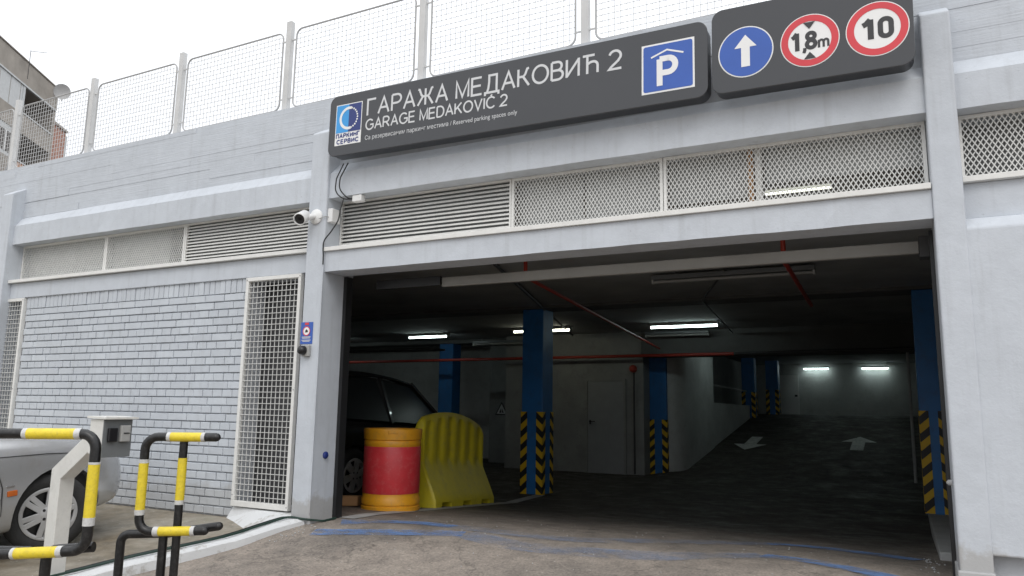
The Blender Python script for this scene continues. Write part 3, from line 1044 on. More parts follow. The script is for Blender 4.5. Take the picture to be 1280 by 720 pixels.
mesh_vent(-2.100, -0.842, VZ0, VZ1, VY)
louvre(-0.836, 0.98, VZ0, VZ1, VY)
louvre(1.192, 2.932, 2.378, VZ1, VY)
mesh_vent(2.936, 4.172, 2.378, VZ1, VY)
mesh_vent(4.178, 5.855, 2.378, VZ1, VY)
mesh_vent(6.03, 7.9, 2.414, VZ1, VY)
mesh_vent(7.905, 9.7, 2.414, VZ1, VY)
mesh_vent(-5.9, -3.865, VZ0, VZ1, VY)
# dusty panes behind the far left vents
for x0, x1 in ((-3.64, -2.11), (-2.09, -1.16)):
    MB().box(x0, x1, 0.16, 0.168, VZ0+0.004, VZ1-0.004).build('pane', 'frosted', G)
# steel post and rail seen behind the right vent
MB().box(4.765, 4.80, 0.112, 0.15, 2.379, 2.8295).build('vent_post', 'cardboard', G)
MB().box(4.815, 4.855, 0.112, 0.15, 2.379, 2.8295).build('vent_post', 'white_metal', G)
# rear shutter frame behind the left of the entrance vents
MB().box(2.94, 3.50, 0.20, 0.21, 2.385, 2.825).build('pane', 'frosted', G)
MB().box(3.52, 4.16, 0.21, 0.22, 2.385, 2.825).build('pane', 'frosted', G)
MB().box(4.19, 4.755, 0.21, 0.22, 2.50, 2.825).build('pane', 'frosted', G)
MB().box(4.87, 5.84, 0.21, 0.22, 2.585, 2.825).build('pane', 'frosted', G)

# interior shell
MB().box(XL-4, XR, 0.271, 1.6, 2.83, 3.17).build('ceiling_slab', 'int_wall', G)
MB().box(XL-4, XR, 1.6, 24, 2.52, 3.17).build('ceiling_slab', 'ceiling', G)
MB().box(XL-4, 0.98, 0.251, 0.33, -0.4, 2.40).build('inner_wall', 'int_grey', G)
MB().box(6.30, 6.5, 0.31, 24, -0.4, 2.8295).build('side_wall', 'int_grey', G)
MB().box(6.031, 6.30, 0.31, 0.4, -0.4, 2.8295).build('inner_wall', 'int_grey', G)
MB().box(XL-4.2, XL-4.0, 0.25, 24, -0.4, 2.5195).build('side_wall', 'int_wall', G)
MB().box(XL-4, -2.95, 11.5, 11.7, -0.4, 2.5195).build('rear_wall', 'int_wall', G)
MB().box(-2.95, -1.9, 10.4, 11.7, -0.4, 2.5195).build('rear_wall', 'int_grey', G)
MB().box(-1.9, 1.12, 9.2, 9.4, -0.4, 2.5195).build('rear_wall', 'int_grey', G)
MB().box(-1.9, -1.7, 9.41, 11.7, -0.4, 2.5195).build('rear_wall', 'int_grey', G)
MB().box(-2.0, 6.3, 20.5, 20.7, -0.4, 2.5195).build('rear_wall', 'int_wall', G)
MB().box(1.0, 1.12, 9.401, 20.499, -0.4, 2.5195).build('rear_wall', 'int_grey', G)
MB().box(6.501, XR, 3.0, 3.2, -0.4, 2.5195).build('rear_wall', 'int_grey', G)
MB().box(XR-0.2, XR, 0.271, 2.999, -0.4, 2.5195).build('side_wall', 'int_grey', G)
# ceiling beams across the drive
for y0, y1, zb in ((4.98, 5.46, 2.48), (9.08, 9.54, 2.03), (9.5405, 10.05, 2.44)):
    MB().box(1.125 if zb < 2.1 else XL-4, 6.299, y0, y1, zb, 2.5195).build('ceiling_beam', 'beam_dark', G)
# ramp side wall: a rounded end, then a low parapet that climbs with the ramp
b = MB()
def rz(y): return drive_z(y)
pts = []
for k in range(9):
    a = R(180+180*k/8)
    pts.append((1.40+0.35*math.cos(a)+0.0, 10.1+0.45*math.sin(a)))
pts += [(1.75, 12.4), (1.05, 12.4)]
b.prism(pts, -0.3, 2.519, 'z')
b.build('ramp_wall', 'int_wall', G, smooth=True)
b = MB()
b.prism([(12.41, -0.3), (12.41, 1.20), (17.0, 1.18), (17.0, -0.3)], 1.55, 1.72, 'x')
b.build('ramp_parapet', 'int_wall', G)
MB().tube([(1.63, 12.41, 1.62), (1.63, 17.0, 1.58)], 0.022, 8).build('ramp_handrail', 'galv', G, smooth=True)

# blue columns with hazard tape on their corners
def column(x0, x1, y0, y1, z0, z1, hz):
    cdx, cdy = x1-x0, y1-y0
    o = MB().box(x0, x1, y0, y1, z0, z1).build('column', 'col_blue', G, bevel=0.012)
    g_ = MB()
    w = 0.095
    t = 0.008
    g_.prism([(-t, -t), (w, -t), (w, 0), (0, 0), (0, w), (-t, w)], 0, hz, 'z')
    me = g_.mesh('corner_guard')
    me.materials.append(M['hazard'])
    for cx, cy, rz_ in ((x0, y0, 0), (x1, y0, 90), (x1, y1, 180), (x0, y1, 270)):
        c = bpy.data.objects.new('corner_guard', me)
        COL.objects.link(c)
        c.parent = o
        c.location = (cx, cy, z0+0.01 if z0 > -0.25 else z0+0.06)
        c.rotation_euler = (0, 0, R(rz_))
    return o
column(0.56, 0.90, 5.05, 5.42, -0.23, 2.4795, 1.18)
column(5.77, 6.055, 5.02, 5.38, -0.12, 2.4795, 1.16)
column(1.12, 1.46, 9.58, 9.92, -0.23, 2.4395, 1.05)
column(-3.85, -3.48, 9.6, 9.95, -0.23, 2.4395, 1.05)
column(1.50, 1.85, 17.1, 17.45, 0.70, 2.519, 0.85)
column(1.95, 2.30, 18.4, 18.75, 0.90, 2.519, 0.75)
# service door, its frame, and the far white door
D = MB().box(-0.02, 0.72, 9.165, 9.199, -0.22, 1.56).build('service_door', 'door_grey', G)
MB().box(-0.07, -0.025, 9.15, 9.199, -0.22, 1.61).box(0.725, 0.77, 9.15, 9.199, -0.22, 1.61).box(-0.025, 0.725, 9.15, 9.199, 1.565, 1.61).build('door_frame', 'int_grey', D)
MB().box(0.03, 0.05, 9.12, 9.164, 0.72, 0.80).box(0.03, 0.15, 9.10, 9.118, 0.765, 0.782).build('door_handle', 'dev_black', D)
D = MB().box(2.0, 2.62, 20.45, 20.499, 0.95, 2.18).build('far_door', 'print_white', G)
MB().box(2.50, 2.58, 20.42, 20.449, 1.5, 1.56).build('door_handle', 'dev_black', D)
# roller-door box and guide rails
b = MB()
b.prism([(0.395, 2.058), (0.40, 2.05), (0.44, 2.05), (0.44, 2.132), (0.40, 2.132), (0.395, 2.125)], 2.09, 5.78, 'x')
b.build('roller_box', 'roller', G)
MB().box(1.40, 2.085, 0.37, 0.41, 2.06, 2.14).build('roller_arm', 'rail', G)
MB().box(5.785, 5.84, 0.37, 0.5, 2.02, 2.159).build('roller_bracket', 'dark_pipe', G)
MB().box(1.19, 1.225, 0.165, 0.25, 0.0, 2.155).build('guide_rail', 'rail', G)
MB().box(5.838, 5.859, 0.20, 0.25, 0.0, 2.155).build('guide_rail', 'rail', G)
# interior right kerb
b = MB().prism([(1.30, -0.25), (1.30, 0.035), (5.0, -0.115), (9.0, -0.115), (9.0, -0.25)], 5.80, 6.299, 'x')
b.build('interior_kerb', 'pad_conc', G, bevel=0.008)

# ------------------------------------------------------------------ floor markings
def ribbon(pts, w, zoff, name, mat, label):
    P = [Vector((x, y, 0)) for x, y in pts]
    Q = []
    for i in range(len(P)-1):      # Catmull-Rom
        p0, p1, p2, p3 = P[max(i-1, 0)], P[i], P[i+1], P[min(i+2, len(P)-1)]
        for k in range(10):
            t = k/10
            Q.append(0.5*((2*p1)+(p2-p0)*t+(2*p0-5*p1+4*p2-p3)*t*t+(3*p1-p0-3*p2+p3)*t**3))
    Q.append(P[-1])
    b = MB()
    for i, q in enumerate(Q):
        d = (Q[min(i+1, len(Q)-1)]-Q[max(i-1, 0)]).normalized()
        n = Vector((-d.y, d.x, 0))
        for s in (-1, 1):
            p = q+n*(s*w/2)
            b.v.append((p.x, p.y, drive_z(p.y)+zoff))
    for i in range(len(Q)-1):
        b.f.append((2*i, 2*i+1, 2*i+3, 2*i+2))
    o = b.build(name, mat)
    tag(o, label, kind='structure')
    return o
ribbon([(1.40, -0.31), (1.6, -0.24), (2.05, -0.09), (2.57, 0.07)], 0.17, 0.005, 'painted_line', 'blue_strong', 'strong blue painted line on the driveway in front of the barrel')
ribbon([(2.57, 0.07), (3.14, -0.10), (3.78, -0.05), (4.2, 0.05), (4.72, 0.44)], 0.22, 0.005, 'painted_line', 'blue_faint', 'faded blue painted line across the middle of the driveway')
ribbon([(4.72, 0.46), (5.06, 0.38), (5.3, 0.22), (5.49, 0.08), (5.7, -0.15)], 0.17, 0.005, 'painted_line', 'blue_strong', 'bright blue painted line at the right foot of the entrance')
ribbon([(1.41, 0.02), (1.87, 0.34), (2.3, 0.36)], 0.20, 0.006, 'painted_line', 'blue_strong', 'blue painted line just inside the left pilaster')
ribbon([(2.3, 0.36), (2.73, 0.30), (3.4, 0.30), (3.99, 0.75), (4.6, 1.30)], 0.24, 0.006, 'painted_line', 'blue_faint', 'faded inner blue line curving into the garage')
ribbon([(4.6, 1.32), (4.75, 1.40), (5.19, 1.34), (5.67, 1.11)], 0.20, 0.006, 'painted_line', 'blue_strong', 'inner blue painted line beside the right interior kerb')
ribbon([(1.30, 0.22), (1.22, 0.9), (1.10, 2.2), (0.95, 4.0), (0.9, 5.0)], 0.16, 0.005, 'painted_line', 'floor_white', 'worn white line along the left side of the lane')
def floor_arrow(cx, cy, ang, label):
    b = MB()
    shape = [(-0.13, -0.85), (0.13, -0.85), (0.13, 0.15), (0.36, 0.15), (0, 0.85), (-0.36, 0.15), (-0.13, 0.15)]
    ca, sa = math.cos(ang), math.sin(ang)
    for p, q in shape:
        x, y = cx+p*ca-q*sa, cy+p*sa+q*ca
        b.v.append((x, y, drive_z(y)+0.008))
    b.f = [tuple(range(7))]
    tag(b.build('floor_arrow', 'arrow_white'), label, kind='structure')
floor_arrow(4.64, 13.5, 0, 'white arrow on the ramp pointing away from the entrance')
floor_arrow(2.42, 13.1, math.pi+0.0, 'white arrow on the ramp pointing towards the entrance')

# ------------------------------------------------------------------ sign boards
def rounded_rect(x0, x1, z0, z1, r, n=8):
    out = []
    for cx, cz, a0 in ((x1-r, z1-r, 0), (x0+r, z1-r, 90), (x0+r, z0+r, 180), (x1-r, z0+r, 270)):
        for k in range(n+1):
            a = R(a0+90*k/n)
            out.append((cx+r*math.cos(a), cz+r*math.sin(a)))
    return out
SF, SB = -0.25, -0.124       # sign front and back planes
def sign_board(x0, x1, z0, z1, label, tilt):
    S = empty('sign_board', ((x0+x1)/2, SB, z0))
    S.rotation_euler = (0, tilt, 0)
    tag(S, label, 'sign')
    off = Vector(((x0+x1)/2, SB, z0))
    def put(o):
        o.parent = S
        o.matrix_parent_inverse = Matrix.Translation(-off)
        return o
    b = MB().prism(rounded_rect(x0+0.006, x1-0.006, z0+0.006, z1-0.006, 0.07), SF+0.012, SB, 'y')
    put(b.build('rim', 'sign_side', None, smooth=True))
    b = MB().prism(rounded_rect(x0, x1, z0, z1, 0.075), SF, SF+0.0115, 'y')
    put(b.build('panel', 'sign_face', None, bevel=0.004, bseg=2))
    return S, put
S1, put = sign_board(1.285, 4.585, 3.122, 3.672, 'long dark sign board with garage name in Cyrillic and Latin letters', 0.0115)
Y1, Y2, Y3, Y4 = SF-0.0015, SF-0.0030, SF-0.0045, SF-0.006
def letters(body, x0, x1, z0, z1, y, mat, name='lettering', bold=0.0):
    return put(link(name, text_mesh(body, x0, x1, z0, z1, y, bold=bold), mat))
write_line('ГАРАЖА МЕДАКОВИЋ 2', 1.700, 3.972, 3.441, 0.140, 0.0188, Y1, 'print_grey')
write_line('GARAGE MEDAKOVIĆ 2', 1.692, 3.050, 3.313, 0.088, 0.0135, Y1, 'print_grey')
letters('Са резервисаним паркинг местима / Reserved parking spaces only', 1.688, 3.140, 3.212, 3.263, Y1, 'print_grey')['kind'] = 'stuff'
# square parking symbol
def P(o): return put(o)
PX0, PX1, PZ0, PZ1 = 4.123, 4.497, 3.204, 3.569
P(flat_poly([(PX0, PZ0), (PX1, PZ0), (PX1, PZ1), (PX0, PZ1)], Y1).build('parking_symbol_border', 'print_white'))
P(flat_poly(rounded_rect(PX0+0.013, PX1-0.013, PZ0+0.013, PZ1-0.013, 0.016), Y2).build('parking_symbol', 'print_blue'))
write_line('P', 4.253, 4.366, 3.252, 0.196, 0.042, Y3, 'print_white', 'parking_letter')
P(flat_poly([(4.190, 3.474), (4.306, 3.516), (4.424, 3.474), (4.420, 3.462), (4.306, 3.503), (4.194, 3.462)], Y3).build('roof_symbol', 'print_white'))
# operator emblem on the left
LX0, LX1, LZ0, LZ1 = 1.358, 1.642, 3.213, 3.582
P(flat_poly([(LX0, LZ0), (LX1, LZ0), (LX1, LZ1), (LX0, LZ1)], Y1).build('emblem_plate', 'print_white'))
lm = (LX0+LX1)/2
lz = LZ0+0.112
P(flat_poly([(LX0+0.008, lz), (lm, lz), (lm, LZ1-0.008), (LX0+0.008, LZ1-0.008)], Y2).build('emblem_field', 'print_cyan'))
P(flat_poly([(lm, lz), (LX1-0.008, lz), (LX1-0.008, LZ1-0.008), (lm, LZ1-0.008)], Y2).build('emblem_field', 'print_navy'))
lc = (lz+LZ1-0.008)/2
P(ring_poly(MB(), lm+0.004, lc, 0.080, 0.104, Y3, 28, R(75), R(285)).build('emblem_arc', 'print_white'))
dots = MB()
for k in range(11):
    a = R(-72+144*k/10)
    ring_poly(dots, lm+0.004+0.092*math.cos(a), lc+0.092*math.sin(a), 0.0001, 0.0085, Y3, 10)
P(dots.build('emblem_dots', 'print_white', kind='stuff'))
write_line('ПАРКИНГ', LX0+0.016, LX1-0.016, LZ0+0.066, 0.034, 0.0095, Y2, 'print_navy', 'emblem_letter', 0.34)
write_line('СЕРВИС', LX0+0.026, LX1-0.026, LZ0+0.015, 0.034, 0.0095, Y2, 'print_navy', 'emblem_letter', 0.34)

S2, put = sign_board(4.612, 5.822, 3.094, 3.692, 'dark sign board with blue arrow, height limit and speed limit discs', 0.017)
def P(o): return put(o)
RR = 0.178
c1, c2, c3 = (4.834, 3.360), (5.232, 3.359), (5.622, 3.357)
P(disc(*c1, RR, Y1).build('arrow_disc_border', 'print_white'))
P(disc(*c1, RR-0.008, Y2).build('arrow_disc', 'print_blue'))
ax, az = c1
P(flat_poly([(ax-0.028, az-0.105), (ax+0.028, az-0.105), (ax+0.028, az+0.03), (ax+0.072, az+0.03), (ax, az+0.118), (ax-0.072, az+0.03), (ax-0.028, az+0.03)], Y3).build('arrow_symbol', 'print_white'))
for c in (c2, c3):
    P(disc(*c, RR, Y1).build('limit_disc_border', 'print_white'))
    P(ring_poly(MB(), c[0], c[1], 0.130, RR-0.006, Y2).build('limit_ring', 'print_red'))
bx, bz = c2
write_line('1', bx-0.106, bx-0.066, bz-0.060, 0.120, 0.027, Y2, 'print_black', 'limit_letter')
write_line(',', bx-0.038, bx-0.026, bz-0.060, 0.130, 0.020, Y2, 'print_black', 'limit_letter')
write_line('8', bx-0.022, bx+0.040, bz-0.056, 0.112, 0.026, Y2, 'print_black', 'limit_letter')
write_line('m', bx+0.052, bx+0.114, bz-0.060, 0.085, 0.014, Y2, 'print_black', 'limit_letter')
P(flat_poly([(bx-0.036, bz+0.124), (bx+0.036, bz+0.124), (bx, bz+0.078)], Y3).build('height_mark', 'print_black'))
P(flat_poly([(bx-0.036, bz-0.124), (bx+0.036, bz-0.124), (bx, bz-0.078)], Y3).build('height_mark', 'print_black'))
bx, bz = c3
write_line('1', bx-0.080, bx-0.024, bz-0.064, 0.130, 0.034, Y2, 'print_black', 'limit_letter')
write_line('0', bx+0.010, bx+0.086, bz-0.064, 0.128, 0.030, Y2, 'print_black', 'limit_letter')

# ------------------------------------------------------------------ fence on the parapet
F = empty('mesh_fence', (0.4, 0.13, 3.835))
tag(F, 'light grey wire mesh fence with flat posts along the garage roof', 'fence')
finv = Matrix.Translation((-0.4, -0.13, -3.835))
def fpart(o, par=None):
    o.parent = par or F
    if par is None:
        o.matrix_parent_inverse = finv
    return o
posts = [-8.85, -7.3, -5.75, -4.22, -2.70, -1.18, 0.38, 1.985, 3.55, 5.12, 6.7, 8.25, 9.8]
for x in posts:
    b = MB().box(x-0.032, x+0.032, 0.10, 0.155, 3.836, 4.80)
    fpart(b.build('post', 'fence_post', bevel=0.004))
for i in range(len(posts)-1):
    x0, x1 = posts[i]+0.088, posts[i+1]-0.088
    z0, z1 = 3.885, 4.705
    if x0 > 6.6:
        continue
    fr = MB().tube([(x0, 0.127, z0), (x1, 0.127, z0), (x1, 0.127, z1), (x0, 0.127, z1)], 0.009, 8, 0.07, True)
    fp = fpart(fr.build('panel_frame', 'galv', smooth=True))
    wm = MB()
    n = round((x1-x0)/0.052)
    for k in range(1, n):
        x = x0+(x1-x0)*k/n
        e = 0.02 if k in (1, n-1) else 0.0
        wm.bar((x, 0.125, z0+e), (x, 0.125, z1-e), 0.0038, 0.0038)
    n = round((z1-z0)/0.052)
    for k in range(1, n):
        zz = z0+(z1-z0)*k/n
        e = 0.02 if k in (1, n-1) else 0.0
        wm.bar((x0+e, 0.129, zz), (x1-e, 0.129, zz), 0.0038, 0.0038)
    o = wm.build('wire_mesh', 'fence_wire', fp, kind='stuff')
    br = MB()
    for xa, xb in ((posts[i]+0.032, x0), (x1, posts[i+1]-0.032)):
        for zz in (4.60, 3.99):
            br.bar((xa, 0.127, zz), (xb, 0.127, zz), 0.012, 0.012)
    br.build('clip', 'fence_post', fp, kind='stuff')

# ------------------------------------------------------------------ apartment block behind
P0 = CAM + (Vector((-15.702, 7.269, 9.9325))-CAM)*2.18
dvec = Vector((-0.57, 0.82, 0)).normalized()
A = empty('apartment_block', (P0.x, P0.y, -1.2))
tag(A, 'weathered grey apartment block with brick balconies behind the roof fence', 'building')
# local frame: u runs along the facade towards the street (+), w points out to the right
def aw(u, w, z):
    n = Vector((dvec.y, -dvec.x, 0))
    p = Vector((P0.x, P0.y, 0)) - dvec*u + n*w
    return (p.x-P0.x, p.y-P0.y, z+1.2)
def abox(b, u0, u1, w0, w1, z0, z1):
    s = len(b.v)
    for zz in (z0, z1):
        for u, w in ((u0, w0), (u1, w0), (u1, w1), (u0, w1)):
            b.v.append(aw(u, w, zz))
    b.f += [(s+3, s+2, s+1, s), (s+4, s+5, s+6, s+7), (s, s+1, s+5, s+4), (s+1, s+2, s+6, s+5), (s+2, s+3, s+7, s+6), (s+3, s, s+4, s+7)]
    return b
def ap(name, mat, *a, parent=None):
    return abox(MB(), *a).build(name, mat, parent or A)
zt = P0.z
K = 2.18
ap('wall', 'old_white', 0.15, 30, -10, -1.8, -1.2, zt-0.3)
ap('roof_fascia', 'old_conc', -0.1, 30.3, -10, 0.0, zt-1.36, zt)
ap('roof_edge', 'old_conc', -0.2, 30.5, -10.2, 0.06, zt+0.001, zt+0.06)
ap('gutter_trim', 'old_white', 0.0, 30.2, -0.1, 0.02, zt-1.46, zt-1.361)
flh = 2.85
ap('end_fin', 'old_conc', -0.06, 0.149, -9.9, -0.045, -1.2, zt-1.361)
for f in range(4):
    zf = zt-1.46-flh*(f+1)+0.25
    ap('balcony_slab', 'old_conc', 0.1495, 30, -1.79, -0.02, zf-0.18, zf)
    ap('end_wall', 'old_white', 3.70, 3.95, -1.79, -0.03, zf+0.001, zf+flh-0.19)
    ap('balcony_front', 'old_conc' if f == 0 else 'facade_brick', 0.1495, 3.69, -0.16, -0.04, zf+0.001, zf+0.98)
    ap('balcony_rail', 'old_white', 0.1495, 3.69, -0.20, 0.0, zf+0.985, zf+1.06)
    ap('loggia_back', 'old_dark', 0.16, 3.69, -1.799, -1.74, zf+0.001, zf+flh-0.19)
    for j in range(6):
        u0 = 4.0+j*3.4
        if f == 0:
            ap('panel_wall', 'old_white', u0-0.04, u0+3.35, -0.6, -0.05, zf+0.95, zf+flh-0.19)
            for q in range(3):
                ap('joint', 'old_conc', u0+0.2+q*1.1, u0+0.23+q*1.1, -0.049, -0.04, zf+0.97, zf+flh-0.2)
            ap('balcony_front', 'old_conc', u0, u0+3.39, -0.15, -0.02, zf+0.002, zf+0.94)
            continue
        wpart = ap('panel_wall', 'old_white', u0, u0+2.9, -0.6, -0.05, zf+0.95 if f == 0 else zf+0.001, zf+flh-0.19)
        ap('balcony_front', 'old_conc', u0, u0+3.39, -0.15, -0.045 if f else -0.02, zf+0.002, zf+0.94)
        win = ap('window', 'old_dark', u0+0.5, u0+1.9, -0.049, -0.035, zf+1.15, zf+2.3)
        ap('window_frame', 'print_white', u0+1.15, u0+1.25, -0.034, -0.02, zf+1.15, zf+2.3, parent=win)
        for q in range(2):
            ap('joint', 'old_conc', u0+1.95+q*0.42, u0+1.97+q*0.42, -0.049, -0.04, zf+0.97, zf+flh-0.2)
# brick stair tower beyond the end
T = empty('brick_tower', (P0.x, P0.y, -1.2))
tag(T, 'red brick stair tower at the end of the apartment block', 'tower')
b = MB()
s0 = [aw(-2.9, -1.2, -1.2), aw(-0.9, -1.2, -1.2), aw(-0.9, 0.9, -1.2), aw(-2.9, 0.9, -1.2)]
abox(MB(), -2.7, -0.6, -2.6, -0.5, -1.2, zt-1.9).build('wall', 'facade_brick2', T)
abox(MB(), -3.2, -2.701, -2.5, -0.6, -1.2, zt-2.0).build('pale_edge', 'old_white', T)
abox(MB(), -2.8, -0.5, -2.7, -0.4, zt-1.899, zt-1.75).build('cap', 'old_conc', T)
LW = empty('low_building', (P0.x, P0.y, -1.2))
tag(LW, 'low dark roofed building far behind the fence', 'building')
abox(MB(), -12, -5.0, -6, -1.0, -1.2, zt-6.6).build('wall', 'old_conc', LW)
abox(MB(), -12.2, -4.9, -6.2, -0.8, zt-6.599, zt-6.3).build('roof', 'old_dark', LW)
# satellite dish and aerial on the eave
dp = CAM + (Vector((-15.41, 7.22, 9.79))-CAM)*2.18
DS = empty('satellite_dish', (dp.x, dp.y, dp.z-0.5))
tag(DS, 'round grey satellite dish at the eave of the apartment block', 'satellite dish')
b = MB()
prof = [(0.02, 0.0)] + [(0.48*k/8, 0.10*(k/8)**2) for k in range(1, 9)]
b.lathe(prof, 24, (0, 0, 0), 'y', True, False)
o = b.build('dish', 'dish', DS, smooth=True)
o.location = (0, 0, 0.5)
o.rotation_euler = (R(-14), 0, R(228))
MB().tube([(0, 0.02, 0.5), (-0.25, 0.15, 0.35), (-0.3, 0.2, 0.0)], 0.03, 6).build('bracket', 'dark_pipe', DS)
ap_ = CAM + (Vector((-14.42, 5.70, 9.55))-CAM)*2.18
AN = MB().tube([(0, 0, -0.4), (0, 0, 1.35)], 0.018, 5).tube([(0, 0, 1.3), (0.75, 0.5, 1.25)], 0.014, 5).build('aerial', 'dark_pipe')
AN.location = ap_
tag(AN, 'thin rooftop aerial on the grey eave', 'aerial')

# ------------------------------------------------------------------ things on the left pilaster
CC = empty('security_camera', (1.075, -0.12, 2.60))
tag(CC, 'white bullet security camera on the left gate pilaster', 'camera')
MB().lathe([(0.068, 0.0), (0.068, -0.014), (0.060, -0.020), (0.034, -0.030)], 24, (0.01, 0, 0.06), 'y').build('mount', 'camera_white', CC, smooth=True)
MB().tube([(0.01, -0.02, 0.06), (-0.005, -0.07, 0.045), (-0.02, -0.10, 0.03)], 0.024, 12).build('arm', 'camera_white', CC, smooth=True)
o = MB().lathe([(0.046, 0.085), (0.053, 0.075), (0.055, -0.04), (0.055, -0.07), (0.048, -0.074), (0.045, -0.055)], 24, (0, 0, 0), 'y', True, False).build('housing', 'camera_white', CC, smooth=True)
o.location = (-0.03, -0.14, 0.025)
o.rotation_euler = (R(26), 0, R(22))
MB().lathe([(0.0455, -0.056), (0.030, -0.060), (0.016, -0.056)], 20, (0, 0, 0), 'y').build('lens', 'dev_black', o, smooth=True)
JB = MB().box(0, 0.055, -0.055, 0.055, 0, 0.125).build('junction_box', 'camera_white', bevel=0.006)
JB.location = (1.1885, -0.045, 2.605)
tag(JB, 'white junction box on the inner side of the left pilaster', 'junction box')
JB2 = MB().box(0, 0.10, -0.06, 0.0, 0, 0.062).build('junction_box', 'camera_white', bevel=0.006)
JB2.location = (1.44, -0.02, 2.7675)
tag(JB2, 'small white junction box under the edge beam below the sign', 'junction box')
W1 = MB()
W1.tube(fillet([(1.37, -0.13, 3.112), (1.305, -0.14, 2.98), (1.29, -0.135, 2.86), (1.36, -0.10, 2.795), (1.45, -0.055, 2.80)], 0.1), 0.006, 6)
o = W1.build('power_cable', 'cable', smooth=True)
tag(o, 'black cable looping from the sign to the small junction box', 'cable')
o = MB().tube(fillet([(1.42, -0.13, 3.112), (1.345, -0.14, 2.98), (1.335, -0.135, 2.88), (1.40, -0.09, 2.80), (1.449, -0.05, 2.805)], 0.1), 0.006, 6).build('power_cable', 'cable', smooth=True)
tag(o, 'second black cable beside it from sign to junction box', 'cable')
o = MB().tube(fillet([(1.36, -0.098, 2.80), (1.34, -0.11, 2.70), (1.335, -0.12, 2.60), (1.26, -0.13, 2.50), (1.185, -0.130, 2.43), (1.187, -0.130, 2.35), (1.192, -0.128, 2.30), (1.192, -0.127, 2.22)], 0.15), 0.006, 6).build('power_cable', 'cable', smooth=True)
tag(o, 'black cable curling past the junction box down the pilaster corner', 'cable')
o = MB().tube([(1.075, -0.135, 2.645), (1.13, -0.14, 2.635), (1.195, -0.135, 2.65), (1.205, -0.088, 2.655)], 0.004, 6).build('power_cable', 'dev_grey', smooth=True)
tag(o, 'short lead from the security camera to its junction box', 'cable')
o = MB().tube([(1.192, -0.124, 2.22), (1.191, -0.124, 0.12)], 0.006, 6).build('cable_conduit', 'concrete', smooth=True)
tag(o, 'thin painted conduit running down the corner of the left pilaster', 'conduit')
NS = empty('notice_plate', (1.048, -0.121, 1.53))
tag(NS, 'small blue and red notice plate on the left gate pilaster', 'notice')
MB().box(-0.067, 0.067, -0.004, 0.0, 0, 0.19).build('plate', 'print_blue', NS)
o = MB().box(-0.022, 0.022, -0.0055, -0.0045, 0.165, 0.186).build('red_header', 'print_red', NS)
disc(0.0, 0.112, 0.040, -0.0056).build('white_disc', 'print_white', NS)
ring_poly(MB(), 0.0, 0.112, 0.034, 0.042, -0.0062).build('red_ring', 'print_red', NS)
flat_poly([(-0.018, 0.10), (0.012, 0.10), (0.018, 0.112), (0.0, 0.128), (-0.012, 0.118)], -0.0064).build('pictogram', 'print_black', NS)
b = MB()
for q, (wd, zz) in enumerate(((0.05, 0.058), (0.045, 0.048), (0.052, 0.030), (0.04, 0.020))):
    flat = flat_poly([(-wd, zz), (wd, zz), (wd, zz+0.006), (-wd, zz+0.006)], -0.0057)
    s = len(b.v)
    b.v += flat.v
    b.f.append(tuple(range(s, s+4)))
b.build('fine_print', 'print_grey', NS, kind='stuff')
DM = empty('dome_buzzer', (1.06, -0.121, 1.472))
tag(DM, 'black dome button on a small grey box below the notice plate', 'intercom')
MB().box(-0.035, 0.045, -0.03, 0.0, -0.05, 0.045).build('back_box', 'dev_grey', DM, bevel=0.004)
MB().lathe([(0.040, -0.0305), (0.040, -0.05), (0.034, -0.07), (0.02, -0.082), (0.004, -0.086)], 20, (-0.012, 0, 0), 'y').build('dome', 'dev_black', DM, smooth=True)
o = MB().lathe([(0.030, 0.0), (0.030, 0.012), (0.022, 0.02), (0.004, 0.022)], 16, (0, 0, 0), 'x').build('round_knob', 'print_navy', smooth=True)
o.location = (1.1885, 0.035, 0.585)
tag(o, 'dark blue round knob on the inner side of the left pilaster', 'knob')
o = MB().lathe([(0.016, 0.0), (0.016, -0.02), (0.004, -0.03)], 12, (0, 0, 0), 'x').build('round_knob', 'galv', smooth=True)
o.location = (5.8605, 0.03, 0.62)
tag(o, 'small metal knob on the inner edge of the right pilaster', 'knob')

# hoses along the kerb
def hose(off, r, mat, label, dz):
    pts = []
    for y in frange(-2.1, -0.2, 12):
        pts.append((kerb_x(y)+off+0.02*math.sin(y*5), y, kerb_top(y)+r+dz+0.006))
    pts += [(1.17+off*0.3, -0.16, 0.075+dz), (1.25, -0.02, drive_z(-0.02)+r+0.002+dz*0.3), (1.27, 0.12, drive_z(0.12)+r+0.002)]
    o = MB().tube(fillet(pts, 0.08, n=3), r, 7).build('hose', mat, smooth=True)
    tag(o, label, 'hose')
hose(-0.05, 0.009, 'green_cable', 'dark green hose lying along the top of the white kerb', 0.0)
hose(-0.10, 0.006, 'cable', 'thin black cable lying beside the hose on the kerb', 0.0)

